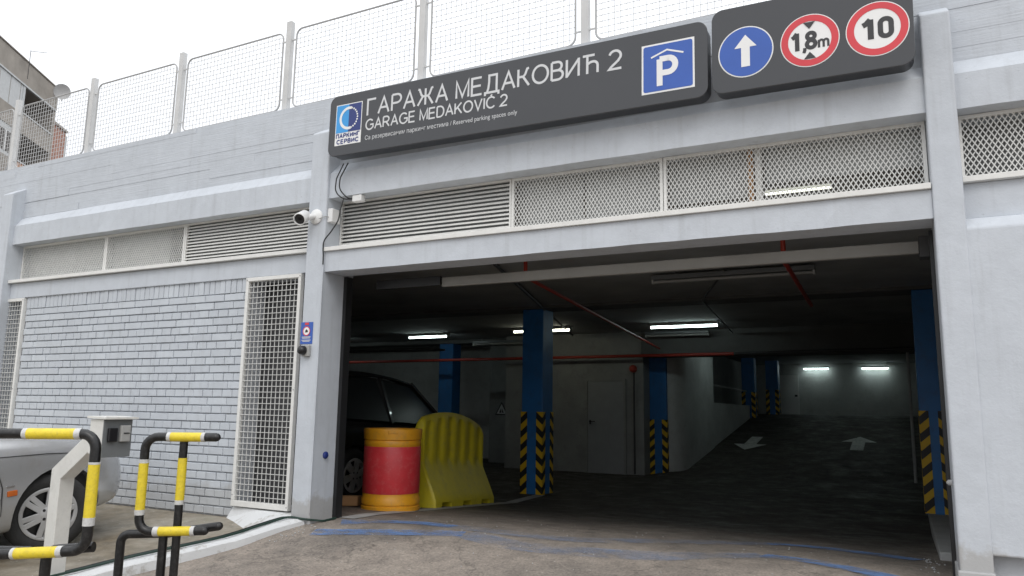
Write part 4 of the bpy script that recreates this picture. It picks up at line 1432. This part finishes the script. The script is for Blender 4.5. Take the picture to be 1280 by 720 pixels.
# ------------------------------------------------------------------ pipe barriers
PR = 0.0255
def along(a, b, t0, t1):
    a, b = Vector(a), Vector(b)
    return a+(b-a)*t0, a+(b-a)*t1
def band(T, a, b, t0, t1, mat, nm, r):
    p, q = along(a, b, t0, t1)
    MB().tube([p, q], r, 16).build(nm, mat, T, smooth=True)
def taped(T, a, b, w0, y0, y1, w1):
    """yellow tape between fractions y0..y1 with white ends from w0 and to w1"""
    band(T, a, b, y0, y1, 'yellow_tape', 'yellow_band', PR+0.0018)
    if w0 is not None:
        band(T, a, b, w0, y0, 'white_tape', 'white_band', PR+0.0026)
    if w1 is not None:
        band(T, a, b, y1, w1, 'white_tape', 'white_band', PR+0.0026)
def capped(b, p, d, r):
    """rounded end of a pipe"""
    p, d = Vector(p), Vector(d).normalized()
    prev = None
    pts = [(r*math.cos(R(a)), r*math.sin(R(a))) for a in (0, 30, 55, 75, 88)]
    ref = Vector((0, 0, 1))
    u = (ref-d*ref.dot(d)).normalized()
    w = d.cross(u)
    s = len(b.v)
    for rr, h in pts:
        for k in range(14):
            a = 2*math.pi*k/14
            b.v.append((p+d*h+(u*math.cos(a)+w*math.sin(a))*rr)[:])
    for i in range(4):
        for k in range(14):
            l = (k+1) % 14
            b.f.append((s+i*14+k, s+i*14+l, s+(i+1)*14+l, s+(i+1)*14+k))
    b.f.append(tuple(s+56+k for k in range(14)))
    return b
E2 = Vector((0.888, 0.46, 0)).normalized()
# the barrier nearer to the garage
H2 = empty('pipe_barrier', (1.70, -1.97, drive_z(-1.97)))
tag(H2, 'black and yellow pipe barrier nearer to the garage entrance', 'barrier', 'pipe barriers beside the intercom post')
o2 = Vector(H2.location)
def l2(x, y, z): return (Vector((x, y, z))-o2)
TL, TRt = l2(1.605, -2.045, 0.805), l2(1.985, -1.860, 0.808)
BLw, BRt = l2(1.605, -2.045, 0.258), l2(1.955, -1.870, 0.270)
b = MB().tube([TRt, TL, BLw, BRt], PR, 14, 0.075, cap=True)
capped(b, TRt, TRt-TL, PR)
capped(b, BRt, BRt-BLw, PR)
b.build('loop_pipe', 'black_paint', H2, smooth=True)
taped(H2, TL, TRt, 0.31, 0.36, 0.80, 0.85)
taped(H2, TL, BLw, 0.24, 0.28, 0.77, 0.825)
taped(H2, BLw, BRt, 0.24, 0.32, 0.80, 0.86)
v2t, v2b = l2(1.790, -1.925, 0.795), l2(1.790, -1.925, drive_z(-1.92)-0.03)
MB().tube([v2t, v2b], PR*0.94, 14).build('post', 'black_paint', H2, smooth=True)
p, q = along(v2t, v2b, 0.11, 0.35)
MB().tube([p, q], PR*0.94+0.002, 16).build('yellow_band', 'yellow_tape', H2, smooth=True)
p, q = along(v2t, v2b, 0.35, 0.375)
MB().tube([p, q], PR*0.94+0.0026, 16).build('white_band', 'white_tape', H2, smooth=True)
lg = l2(1.462, -2.045, drive_z(-2.04)-0.03)
lt = l2(1.462, -2.045, 0.232)
le = l2(1.965, -1.775, 0.285)
b = MB().tube([lg, lt, l2(1.70, -1.915, 0.240), le], PR, 14, 0.05)
capped(b, le, le-lt, PR)
b.build('lower_pipe', 'black_paint', H2, smooth=True)
MB().tube([l2(1.715, -1.955, drive_z(-1.95)-0.03), l2(1.715, -1.955, 0.262)], PR, 14).build('leg', 'black_paint', H2, smooth=True)
# the barrier in front, cut by the left edge of the picture
H1 = empty('pipe_barrier', (1.80, -2.75, drive_z(-2.75)))
tag(H1, 'black and yellow pipe barrier in front of the silver car', 'barrier', 'pipe barriers beside the intercom post')
o2 = Vector(H1.location)
TR1, TL1 = l2(2.035, -2.655, 0.847), l2(1.06, -3.16, 0.836)
BR1, BL1 = l2(2.035, -2.655, 0.285), l2(1.20, -3.02, 0.225)
b = MB().tube([TL1, TR1, BR1, BL1], PR, 14, 0.075)
capped(b, TL1, TL1-TR1, PR)
capped(b, BL1, BL1-BR1, PR)
b.build('loop_pipe', 'black_paint', H1, smooth=True)
taped(H1, TR1, TL1, 0.07, 0.097, 0.315, 0.335)
taped(H1, TR1, BR1, 0.245, 0.265, 0.72, 0.79)
taped(H1, BR1, BL1, 0.125, 0.155, 0.39, 0.41)
MB().tube([l2(1.80, -2.70, drive_z(-2.7)-0.03), l2(1.80, -2.70, 0.27), l2(2.0, -2.59, 0.29)], PR, 14, 0.05).build('leg', 'black_paint', H1, smooth=True)
MB().tube([l2(1.545, -2.84, drive_z(-2.84)-0.03), l2(1.545, -2.84, 0.265), l2(1.72, -2.73, 0.262)], PR, 14, 0.04).build('leg', 'black_paint', H1, smooth=True)
MB().tube([l2(1.25, -2.99, drive_z(-2.99)-0.03), l2(1.25, -2.99, 0.79)], PR, 14).build('post', 'black_paint', H1, smooth=True)

# ------------------------------------------------------------------ intercom post
KX, KY = 0.62, -1.98
KZ = pad_z(KY)
KS = empty('intercom_post', (KX, KY, KZ))
tag(KS, 'cream white bent intercom post between the pipe barriers', 'intercom post')
z0 = -0.05
zb = 0.545-KZ
b = MB()
prof = [(0, z0), (0.10, z0), (0.10, zb-0.04), (0.50, zb+0.245), (0.50, zb+0.375), (0.0, zb+0.02)]
b.prism(prof, 0, 0.10, 'y')
b.build('bent_post', 'kiosk', KS, bevel=0.004)
bx0, bz0, bz1 = 0.42, zb+0.118, zb+0.355
MB().box(bx0, bx0+0.13, -0.045, 0.15, bz0+0.02, bz1-0.002).build('housing', 'kiosk', KS, bevel=0.003)
MB().box(bx0+0.1305, bx0+0.138, -0.047, 0.152, bz0, bz1-0.003).build('face_plate', 'grey_plate', KS, bevel=0.002)
MB().prism([(bx0-0.015, bz1+0.004), (bx0+0.17, bz1-0.001), (bx0+0.17, bz1+0.012), (bx0-0.015, bz1+0.018)], -0.06, 0.17, 'y').build('rain_cover', 'kiosk', KS)
d = MB().box(bx0+0.1385, bx0+0.160, -0.022, 0.040, bz0+0.095, bz1-0.055).build('card_reader', 'dev_black', KS, bevel=0.006)
d = MB().box(bx0+0.1385, bx0+0.165, 0.058, 0.125, bz0+0.095, bz1-0.040).build('intercom_unit', 'dev_grey', KS, bevel=0.005)
MB().box(bx0+0.1655, bx0+0.168, 0.075, 0.115, bz0+0.145, bz1-0.085).build('screen', 'dev_black', d)

# ------------------------------------------------------------------ barrel and plastic barrier
bz = drive_z(1.36)-0.005
BR = empty('traffic_barrel', (0.925, 1.37, bz))
tag(BR, 'red and orange yellow plastic traffic barrel inside the entrance', 'barrel')
r0 = 0.293
b = MB().lathe([(r0-0.012, 0.0), (r0+0.004, 0.012), (r0+0.004, 0.05), (r0-0.006, 0.056), (r0-0.006, 0.068), (r0+0.001, 0.074), (r0+0.001, 0.125), (r0-0.008, 0.135), (r0-0.008, 0.17),
                (r0-0.010, 0.18), (r0-0.010, 0.635), (r0-0.004, 0.645), (r0-0.004, 0.69), (r0-0.012, 0.70), (r0+0.002, 0.708), (r0+0.004, 0.75), (r0+0.006, 0.80), (r0, 0.812),
                (r0-0.03, 0.812), (r0-0.035, 0.775), (0.02, 0.77)], 48, capt=True)
b.build('body', 'barrel_yel', BR, smooth=True)
b = MB().lathe([(r0-0.006, 0.178), (r0-0.004, 0.182), (r0-0.004, 0.633), (r0-0.006, 0.637)], 48, capb=False, capt=False)
b.build('red_sheet', 'barrel_red', BR, smooth=True)
MB().box(-0.05, 0.05, -r0-0.009, -r0+0.02, 0.765, 0.805).build('lid_latch', 'barrel_yel', BR, bevel=0.006).rotation_euler = (0, 0, R(36))

# moulded barrier: arched ribbed panel on a flared skirt, built from a swept section
ya, yb = 1.92, 3.62
xa, xb = 0.84, 0.64
ang = math.atan2(yb-ya, xb-xa)
LN = math.hypot(yb-ya, xb-xa)
YB = empty('plastic_barrier', ((xa+xb)/2, (ya+yb)/2, drive_z((ya+yb)/2)))
YB.rotation_euler = (0, math.atan2(drive_z(ya)-drive_z(yb), LN)*1.0, ang)
tag(YB, 'yellow arched plastic water barrier beside the barrel', 'barrier')
b = MB()
nu = 97
HB = 1.07
def half(z, zt):
    t = z/HB
    if z < 0.08:
        return 0.25
    if z < 0.46:
        return 0.25-(0.25-0.072)*((z-0.08)/0.38)
    return 0.072-0.014*((z-0.46)/0.6)
rows_ = [0.0, 0.05, 0.07, 0.15, 0.25, 0.35, 0.44, 0.50, 0.54, 0.58, 0.66, 0.74, 0.80, 0.85, 0.90, 0.95, 1.0]
def top_at(s):
    t = abs(2*s-1)
    e = 1-max(0, (t-0.93)/0.07)**2*0.05
    return (HB-0.115*t**2)*e
nr = len(rows_)
sects = []
for i in range(nu):
    s = i/(nu-1)
    u = -LN/2+LN*s
    zt_ = top_at(s)
    left, right = [], []
    for j, zr in enumerate(rows_):
        zz = zr if j < 9 else 0.54+(zt_-0.54)*(zr-0.54)/(0.46)
        hw = half(zz, zt_)
        if j >= nr-2:
            hw *= 0.80 if j == nr-2 else 0.25
        # ribs
        if 0.46 < zz < zt_-0.05:
            ph = (s*6.0) % 1.0
            dd = 0.5-0.5*math.cos(2*math.pi*ph)
            edge = min(1, (zz-0.46)/0.06, (zt_-0.05-zz)/0.07)
            hw -= 0.036*max(0, edge)*(1 if dd > 0.75 else (dd/0.75)**2)
        if j < 2 and (0.10 < s < 0.24 or 0.43 < s < 0.57 or 0.76 < s < 0.90):
            zz = 0.055+0.005*j
        ee = 1.0 if 0.01 < s < 0.99 else 0.86
        left.append((u, -hw*ee, max(zz, 0)))
        right.append((u, hw*ee, max(zz, 0)))
    sects.append(left+right[::-1])
m2 = 2*nr
for sct in sects:
    b.v += sct
for i in range(nu-1):
    for k in range(m2):
        l = (k+1) % m2
        b.f.append((i*m2+k, i*m2+l, (i+1)*m2+l, (i+1)*m2+k))
b.f += [tuple(range(m2)), tuple((nu-1)*m2+k for k in range(m2-1, -1, -1))]
b.build('body', 'barrier_yel', YB, smooth=True)

o = MB().box(-0.14, 0.14, -0.10, 0.10, 0, 0.10).build('cardboard_box', 'cardboard', bevel=0.01)
o.location = (0.40, 1.32, drive_z(1.32)+0.003)
o.rotation_euler = (R(-4), 0, R(25))
tag(o, 'crushed brown cardboard box beside the car wheel', 'box')

# ------------------------------------------------------------------ cars
def wheel(parent, x, y, z, r, side, rimr, spokes=6, wid=0.2):
    """side +1: outer face towards +x"""
    W = empty('wheel', (x, y, z))
    W.parent = parent
    W.rotation_euler = (0, 0, 0 if side > 0 else math.pi)
    h = wid
    t = MB().lathe([(rimr-0.01, -h), (rimr+0.01, -h), (r-0.03, -h), (r-0.004, -h+0.03), (r, -h*0.7), (r, -h*0.25), (r-0.005, -0.028), (r-0.032, -0.004), (r-0.06, 0.002), (rimr+0.01, -0.002), (rimr-0.004, -0.012), (rimr-0.01, -0.05)], 48, (0, 0, 0), 'x', False, False)
    t.build('tyre', 'tyre', W, smooth=True)
    MB().lathe([(0.01, -0.06), (rimr-0.012, -0.055), (rimr-0.012, -0.06), (0.01, -0.065)], 32, (0, 0, 0), 'x').build('brake_well', 'dev_black', W)
    ring = MB().lathe([(rimr-0.030, -0.045), (rimr-0.030, -0.006), (rimr-0.015, 0.0), (rimr-0.003, -0.004), (rimr, -0.02), (rimr, -0.05)], 48, (0, 0, 0), 'x', False, False)
    ring.build('rim_edge', 'rim', W, smooth=True)
    sp = MB()
    for k in range(spokes):
        a = 2*math.pi*k/spokes+0.3
        for da in (-0.14, 0.14):
            p0 = Vector((-0.006, 0.055*math.cos(a+da*2), 0.055*math.sin(a+da*2)))
            p1 = Vector((-0.012, (rimr-0.02)*math.cos(a+da), (rimr-0.02)*math.sin(a+da)))
            sp.bar(p0, p1, 0.040, 0.022, up=(1, 0, 0))
    sp.build('spokes', 'rim', W, bevel=0.004)
    MB().lathe([(0.07, -0.03), (0.07, -0.002), (0.055, 0.006), (0.02, 0.009)], 24, (0, 0, 0), 'x').build('hub_cap', 'rim', W, smooth=True)
    nb = MB()
    for k in range(4):
        a = math.pi/4+k*math.pi/2
        nb.lathe([(0.011, 0.004), (0.011, 0.0085)], 8, (0, 0.045*math.cos(a), 0.045*math.sin(a)), 'x')
    nb.build('wheel_nuts', 'dev_black', W, kind='stuff')
    return W

def loft(stations, close=True):
    b = MB()
    n = len(stations[0])
    for s in stations:
        b.v += s
    for i in range(len(stations)-1):
        for k in range(n):
            l = (k+1) % n
            b.f.append((i*n+k, i*n+l, (i+1)*n+l, (i+1)*n+k))
    b.f += [tuple(range(n-1, -1, -1)), tuple((len(stations)-1)*n+k for k in range(n))]
    return b

def body_section(y, w, zb, zs, zt, crown):
    """closed section: under side, sill, flank, shoulder, top"""
    half_ = [(w*0.55, zb), (w-0.09, zb), (w-0.025, zb+0.06), (w, zb+(zs-zb)*0.50), (w-0.004, zs-0.10), (w-0.022, zs-0.02), (w-0.07, zt), (w*0.55, zt+crown*0.8)]
    pts = [(x, y, z) for x, z in half_]
    pts.append((0, y, zt+crown))
    pts += [(-x, y, z) for x, z in half_[::-1]]
    pts.append((0, y, zb))
    return pts

def car(name, label, paint, loc, rot, L_front, L_rear, Wd, st, arches, gh, wheel_r, rimr, steer=0.0):
    """+y is forward; st: body stations; gh: greenhouse outline; arches: y of axles"""
    Cc = empty(name, loc)
    Cc.rotation_euler = rot
    tag(Cc, label, 'car')
    b = loft([body_section(*s) for s in st])
    me = b.mesh('body')
    o = bpy.data.objects.new('tmp_body', me)
    COL.objects.link(o)
    sub = o.modifiers.new('s', 'SUBSURF')
    sub.levels = 2
    sub.render_levels = 2
    cut = []
    for ay in arches:
        cb = MB().lathe([(wheel_r+0.055, -1.5), (wheel_r+0.055, 1.5)], 40, (0, ay, wheel_r-0.01), 'x')
        c = cb.build('tmp_cut', 'rubber')
        cut.append(c)
        bo = o.modifiers.new('b', 'BOOLEAN')
        bo.operation = 'DIFFERENCE'
        bo.object = c
        bo.solver = 'EXACT'
    bpy.context.view_layer.update()
    dg = bpy.context.evaluated_depsgraph_get()
    nm = bpy.data.meshes.new_from_object(o.evaluated_get(dg))
    nm.name = 'body'
    for c in cut+[o]:
        bpy.data.objects.remove(c)
    nm.materials.clear()
    link('body', nm, paint, Cc, smooth=True)
    # dark inner arches and floor
    MB().box(-Wd/2+0.12, Wd/2-0.12, -L_rear+0.25, L_front-0.55, 0.22, 0.62).build('underbody', 'rubber', Cc)
    # greenhouse: glass shell, roof skin and pillars
    (y0, zb0), (y1, z1), (y2, z2), (y3, zb3) = gh    # rear base, roof rear, roof front, screen base
    wb, wt = Wd/2-0.075, Wd/2-0.215
    g_ = MB()
    g_.v = [(-wb, y0, zb0), (wb, y0, zb0), (wb, y3, zb3), (-wb, y3, zb3), (-wt, y1, z1), (wt, y1, z1), (wt, y2, z2), (-wt, y2, z2)]
    g_.f = [(0, 1, 5, 4), (1, 2, 6, 5), (2, 3, 7, 6), (3, 0, 4, 7), (4, 5, 6, 7)]
    g_.build('window_glass', 'glass', Cc)
    rf = MB()
    for i in range(9):
        t = i/8
        y = y1-0.05+(y2-y1+0.10)*t
        zr = z1+(z2-z1)*t+0.05*math.sin(math.pi*t)
        for k in range(7):
            s_ = -1+2*k/6
            rf.v.append(((wt+0.03)*s_, y, zr+0.035*(1-s_*s_)-0.02*(abs(s_) > 0.9)))
    for i in range(8):
        for k in range(6):
            q = i*7+k
            rf.f.append((q, q+1, q+8, q+7))
    ro = rf.build('roof', paint, Cc, smooth=True)
    so = ro.modifiers.new('t', 'SOLIDIFY')
    so.thickness = 0.035
    so.offset = 0.5
    for sx in (-1, 1):
        for (ya_, za_), (yb_, zb_) in (((y0, zb0), (y1, z1)), ((y3, zb3), (y2, z2)), (((y0+y3)/2-0.05, zb0), ((y1+y2)/2-0.02, z1+0.02))):
            p = MB().bar((sx*(wb+0.005), ya_, za_-0.02), (sx*(wt+0.008), yb_, zb_+0.012), 0.055, 0.035, up=(sx, 0, 0.4))
            p.build('pillar', paint, Cc, bevel=0.006)
    for ay in arches:
        for sd in (1, -1):
            w_ = wheel(Cc, sd*(Wd/2-0.02), ay, wheel_r, wheel_r, sd, rimr)
            if ay == arches[0] and steer:
                w_.rotation_euler.z += steer
                w_.location.y -= 0.085
    return Cc

# silver saloon parked nose-in against the brick wall
SX, SYW = -0.20, -1.32
Wd = 1.70
slope = math.atan(0.0967)
SC = car('parked_car', 'silver saloon car parked nose in against the painted brick wall', 'silver',
         (SX-Wd/2, SYW-0.9, pad_z(SYW)-0.9*0.0967+0.0), (slope, 0, 0), 1.72, 2.75, Wd,
         [(-2.72, 0.66, 0.42, 0.72, 0.84, 0.02), (-2.62, 0.78, 0.30, 0.78, 0.93, 0.03), (-2.3, 0.83, 0.24, 0.82, 0.96, 0.035), (-1.5, 0.85, 0.20, 0.84, 0.96, 0.03), (-0.4, 0.85, 0.19, 0.84, 0.94, 0.03),
          (0.35, 0.85, 0.19, 0.82, 0.91, 0.03), (0.75, 0.848, 0.20, 0.80, 0.88, 0.035), (1.15, 0.83, 0.22, 0.755, 0.815, 0.045), (1.39, 0.785, 0.24, 0.70, 0.755, 0.05), (1.52, 0.70, 0.26, 0.64, 0.69, 0.04), (1.59, 0.58, 0.32, 0.58, 0.62, 0.03)],
         (0.9, -1.72), [(-1.9, 0.94), (-1.25, 1.36), (-0.50, 1.38), (0.24, 0.93)], 0.298, 0.200, R(-20))
x = Wd/2
MB().box(x-0.02, x+0.004, 0.500, 0.570, 0.485, 0.525).build('side_indicator', 'amber_lens', SC, bevel=0.004)
MB().box(x-0.02, x+0.006, -0.9, 0.455, 0.475, 0.525).build('door_moulding', 'silver', SC, bevel=0.006)
MB().tube([(x-0.012, 0.34, 0.27), (x+0.0005, 0.455, 0.36), (x+0.0005, 0.465, 0.55), (x-0.006, 0.41, 0.76), (x-0.022, 0.33, 0.835)], 0.0035, 6).build('door_gap', 'rubber', SC)
MB().tube([(x-0.018, 0.36, 0.78), (x-0.020, 0.8, 0.755), (x-0.042, 1.2, 0.71), (x-0.085, 1.45, 0.665)], 0.003, 6).build('body_crease', 'rubber', SC)
MB().box(x-0.02, x+0.002, 0.49, 0.55, 0.55, 0.565).build('badge', 'chrome', SC, bevel=0.004)
for sx in (1, -1):
    o = MB().sphere((0, 0, 0), 0.10, 14, 8).build('headlight', 'clear_lens', SC, smooth=True)
    o.scale = (1.25, 0.8, 0.62)
    o.location = (sx*(x-0.235), 1.40, 0.62)
MB().box(x+0.0, x+0.09, -0.05, 0.06, 0.95, 1.06).build('mirror', 'silver', SC, bevel=0.03)

# dark hatchback inside
HC = car('parked_car', 'black hatchback parked inside the entrance behind the barrel', 'black_car',
         (0.05-0.83, 3.1, drive_z(3.1)+0.005), (-0.06, 0, 0), 1.85, 1.85, 1.66,
         [(-1.80, 0.70, 0.40, 0.74, 0.86, 0.02), (-1.74, 0.79, 0.28, 0.80, 0.93, 0.02), (-1.5, 0.82, 0.22, 0.84, 0.95, 0.03), (-0.8, 0.83, 0.20, 0.85, 0.95, 0.03), (0.3, 0.83, 0.19, 0.84, 0.94, 0.03),
          (0.8, 0.828, 0.20, 0.82, 0.92, 0.035), (1.3, 0.80, 0.22, 0.76, 0.86, 0.045), (1.6, 0.74, 0.25, 0.70, 0.76, 0.04), (1.78, 0.62, 0.32, 0.60, 0.65, 0.03)],
         (1.25, -1.22), [(-1.70, 0.93), (-1.30, 1.44), (0.02, 1.44), (0.78, 0.95)], 0.30, 0.195)
for sx in (1, -1):
    MB().prism([(-1.80, 0.72), (-1.52, 0.78), (-1.56, 0.95), (-1.74, 1.00)], sx*0.70, sx*0.835, 'x').build('tail_light', 'red_lens', HC, bevel=0.01)
MB().box(-0.28, 0.28, -1.815, -1.79, 0.46, 0.57).build('number_plate', 'print_white', HC)
MB().tube([(0.825, -1.50, 0.52), (0.72, -1.80, 0.52), (0, -1.84, 0.52), (-0.72, -1.80, 0.52), (-0.825, -1.50, 0.52)], 0.018, 8).build('bumper_strip', 'chrome', HC, smooth=True)
MB().box(0.83, 0.96, 0.50, 0.62, 0.95, 1.08).build('mirror', 'black_car', HC, bevel=0.03)

# ------------------------------------------------------------------ ceiling lamps and pipes
def tube_lamp(x0, x1, y, z, label, lit=True, mat='tube', hang=0.0, grp='fluorescent lamps in the garage', rz_=0.0, rad=0.019):
    T = empty('ceiling_lamp', ((x0+x1)/2, y, z))
    T.rotation_euler = (0, 0, rz_)
    tag(T, label, 'lamp', grp)
    h = (x1-x0)/2
    MB().box(-h, h, -0.05, 0.05, 0.022, 0.07).build('housing', 'int_wall' if lit else 'grey_plate', T, bevel=0.006)
    MB().tube([(-h+0.02, 0, 0), (h-0.02, 0, 0)], rad, 10).build('tube', mat if lit else 'dev_grey', T, smooth=True)
    MB().box(-h, -h+0.02, -0.03, 0.03, -0.022, 0.0215).build('socket', 'int_wall', T)
    MB().box(h-0.02, h, -0.03, 0.03, -0.022, 0.0215).build('socket', 'int_wall', T)
    if hang > 0:
        MB().tube([(-h*0.7, 0, 0.07), (-h*0.7, 0, 0.07+hang)], 0.004, 5).build('hanger', 'galv', T)
        MB().tube([(h*0.7, 0, 0.07), (h*0.7, 0, 0.07+hang)], 0.004, 5).build('hanger', 'galv', T)
    return T
tube_lamp(1.69, 2.89, 7.82, 2.448, 'lit tube lamp over the lane right of the front blue column', hang=0.0)
tube_lamp(-0.97, 0.22, 7.72, 2.448, 'lit tube lamp partly hidden behind the front blue column', mat='tube_warm', hang=0.0)
tube_lamp(-3.66, -2.68, 8.1, 2.448, 'lit tube lamp above the yellow plastic barrier', hang=0.0)
tube_lamp(-6.6, -5.4, 8.1, 2.448, 'lit tube lamp at the left edge of the entrance above the black car', hang=0.0)
tube_lamp(2.80, 3.56, 20.3, 2.36, 'left of two lit tube lamps on the far ramp wall', hang=0.085)
tube_lamp(4.46, 5.22, 20.3, 2.36, 'right of two lit tube lamps on the far ramp wall', hang=0.085)
tube_lamp(2.0, 3.2, 11.6, 2.44, 'lit tube lamp over the foot of the ramp behind the low ceiling beam', hang=0.0)
tube_lamp(4.2, 5.4, 14.6, 2.44, 'lit tube lamp over the middle of the ramp behind the low ceiling beam', hang=0.0)
tube_lamp(4.74, 5.26, 0.90, 2.70, 'lit tube lamp seen through the right entrance vent', mat='tube_dim', hang=0.05, rad=0.010)
tube_lamp(3.2, 4.9, 3.0, 2.42, 'unlit long lamp behind the roller box', lit=False, hang=0.025)
tube_lamp(-2.6, -1.2, 9.0, 2.35, 'unlit tube lamp behind the front blue column on the left', lit=False, hang=0.08)
tube_lamp(1.3, 2.5, 8.8, 2.40, 'unlit tube lamp behind the red cross pipe', lit=False, hang=0.08)

def pipe(pts, r, mat, label, bend=0.08, name='sprinkler_pipe', cat='pipe', grp=None):
    o = MB().tube(pts, r, 10, bend).build(name, mat, smooth=True)
    tag(o, label, cat, grp)
    return o
pipe([(-11, 8.95, 1.99), (-1.0, 8.95, 2.03), (2.9, 8.95, 2.045)], 0.030, 'red_pipe', 'long red pipe running across the garage behind the columns')
pipe([(2.93, 8.95, 2.05), (6.28, 8.95, 2.08)], 0.026, 'dark_pipe', 'dark pipe continuing the red cross pipe to the right')
pipe([(2.30, 1.62, 2.51), (2.30, 1.62, 2.32), (1.55, 8.85, 2.16)], 0.020, 'red_pipe', 'red branch pipe dropping behind the roller box in the middle')
pipe([(4.78, 1.62, 2.51), (4.78, 1.62, 2.30), (4.66, 4.9, 2.33)], 0.022, 'red_pipe', 'red branch pipe on the right under the ceiling')
pipe([(1.9, 1.7, 2.49), (-0.2, 8.8, 2.46)], 0.018, 'dark_pipe', 'thin dark conduit under the ceiling left of the middle')
pipe([(4.1, 2.7, 2.49), (3.3, 4.9, 2.465), (2.9, 8.9, 2.42)], 0.012, 'dark_pipe', 'thin dark conduit under the ceiling over the lane', bend=0.2)
pipe([(-8, 6.5, 2.06), (-1.8, 6.6, 2.04)], 0.02, 'dark_pipe', 'dark pipe above the black hatchback')
pipe([(5.70, 9.2, -0.1), (5.70, 9.2, 2.51)], 0.025, 'galv', 'vertical grey pipe on the right beside the ramp')
pipe([(0.95, 9.14, -0.2), (0.95, 9.14, 1.75)], 0.018, 'dark_pipe', 'vertical dark pipe on the wall beside the service door')
o = MB().lathe([(0.075, 0.0), (0.075, -0.05), (0.05, -0.09), (0.01, -0.10)], 16, (0, 0, 0), 'y').build('alarm_bell', 'red_pipe', smooth=True)
o.location = (0.95, 9.115, 1.80)
tag(o, 'red round alarm bell above the pipe beside the service door', 'alarm bell')
WT = empty('warning_sign', (-2.62, 10.39, 0.85))
tag(WT, 'small triangular warning sign on the grey wall left of the front column', 'sign')
b = flat_poly([(-0.17, 0), (0.17, 0), (0, 0.30)], 0).v
MB().prism([(-0.17, 0), (0.17, 0), (0, 0.30)], -0.008, 0, 'y').build('border', 'print_black', WT)
flat_poly([(-0.125, 0.026), (0.125, 0.026), (0, 0.25)], -0.010).build('face', 'print_white', WT)
flat_poly([(-0.06, 0.05), (-0.01, 0.05), (-0.01, 0.16)], -0.012).build('symbol', 'print_black', WT)
flat_poly([(0.01, 0.05), (0.06, 0.05), (0.01, 0.16)], -0.012).build('symbol', 'print_black', WT)

# loose grit swept against the pilasters
def rubble(cx, cy, rx, ry, n, rmax, label):
    b = MB()
    for i in range(n):
        a, q = random.uniform(0, 2*math.pi), math.sqrt(random.random())
        x, y = cx+rx*q*math.cos(a), cy+ry*q*math.sin(a)
        r = random.uniform(0.2, 1.0)**2*rmax
        z = drive_z(y)
        s_ = len(b.v)
        for dx, dy, dz in ((1, 0, 0), (-1, 0.2, 0), (0.1, 1, 0), (-0.1, -1, 0), (0, 0, 0.8), (0.2, 0.1, -0.5)):
            b.v.append((x+dx*r*random.uniform(0.6, 1.2), y+dy*r*random.uniform(0.6, 1.2), z+r*0.3+dz*r))
        for f_ in ((0, 2, 4), (2, 1, 4), (1, 3, 4), (3, 0, 4), (2, 0, 5), (1, 2, 5), (3, 1, 5), (0, 3, 5)):
            b.f.append(tuple(s_+k for k in f_))
    o = b.build('loose_grit', 'pad_conc')
    tag(o, label, 'grit', kind='stuff')
rubble(5.74, 0.85, 0.09, 0.6, 45, 0.012, 'loose pale grit at the foot of the right pilaster')
rubble(1.25, -0.35, 0.10, 0.25, 40, 0.012, 'loose pale grit beside the kerb at the left pilaster')
rubble(3.4, 0.5, 2.0, 1.2, 160, 0.008, 'small stones scattered over the driveway')
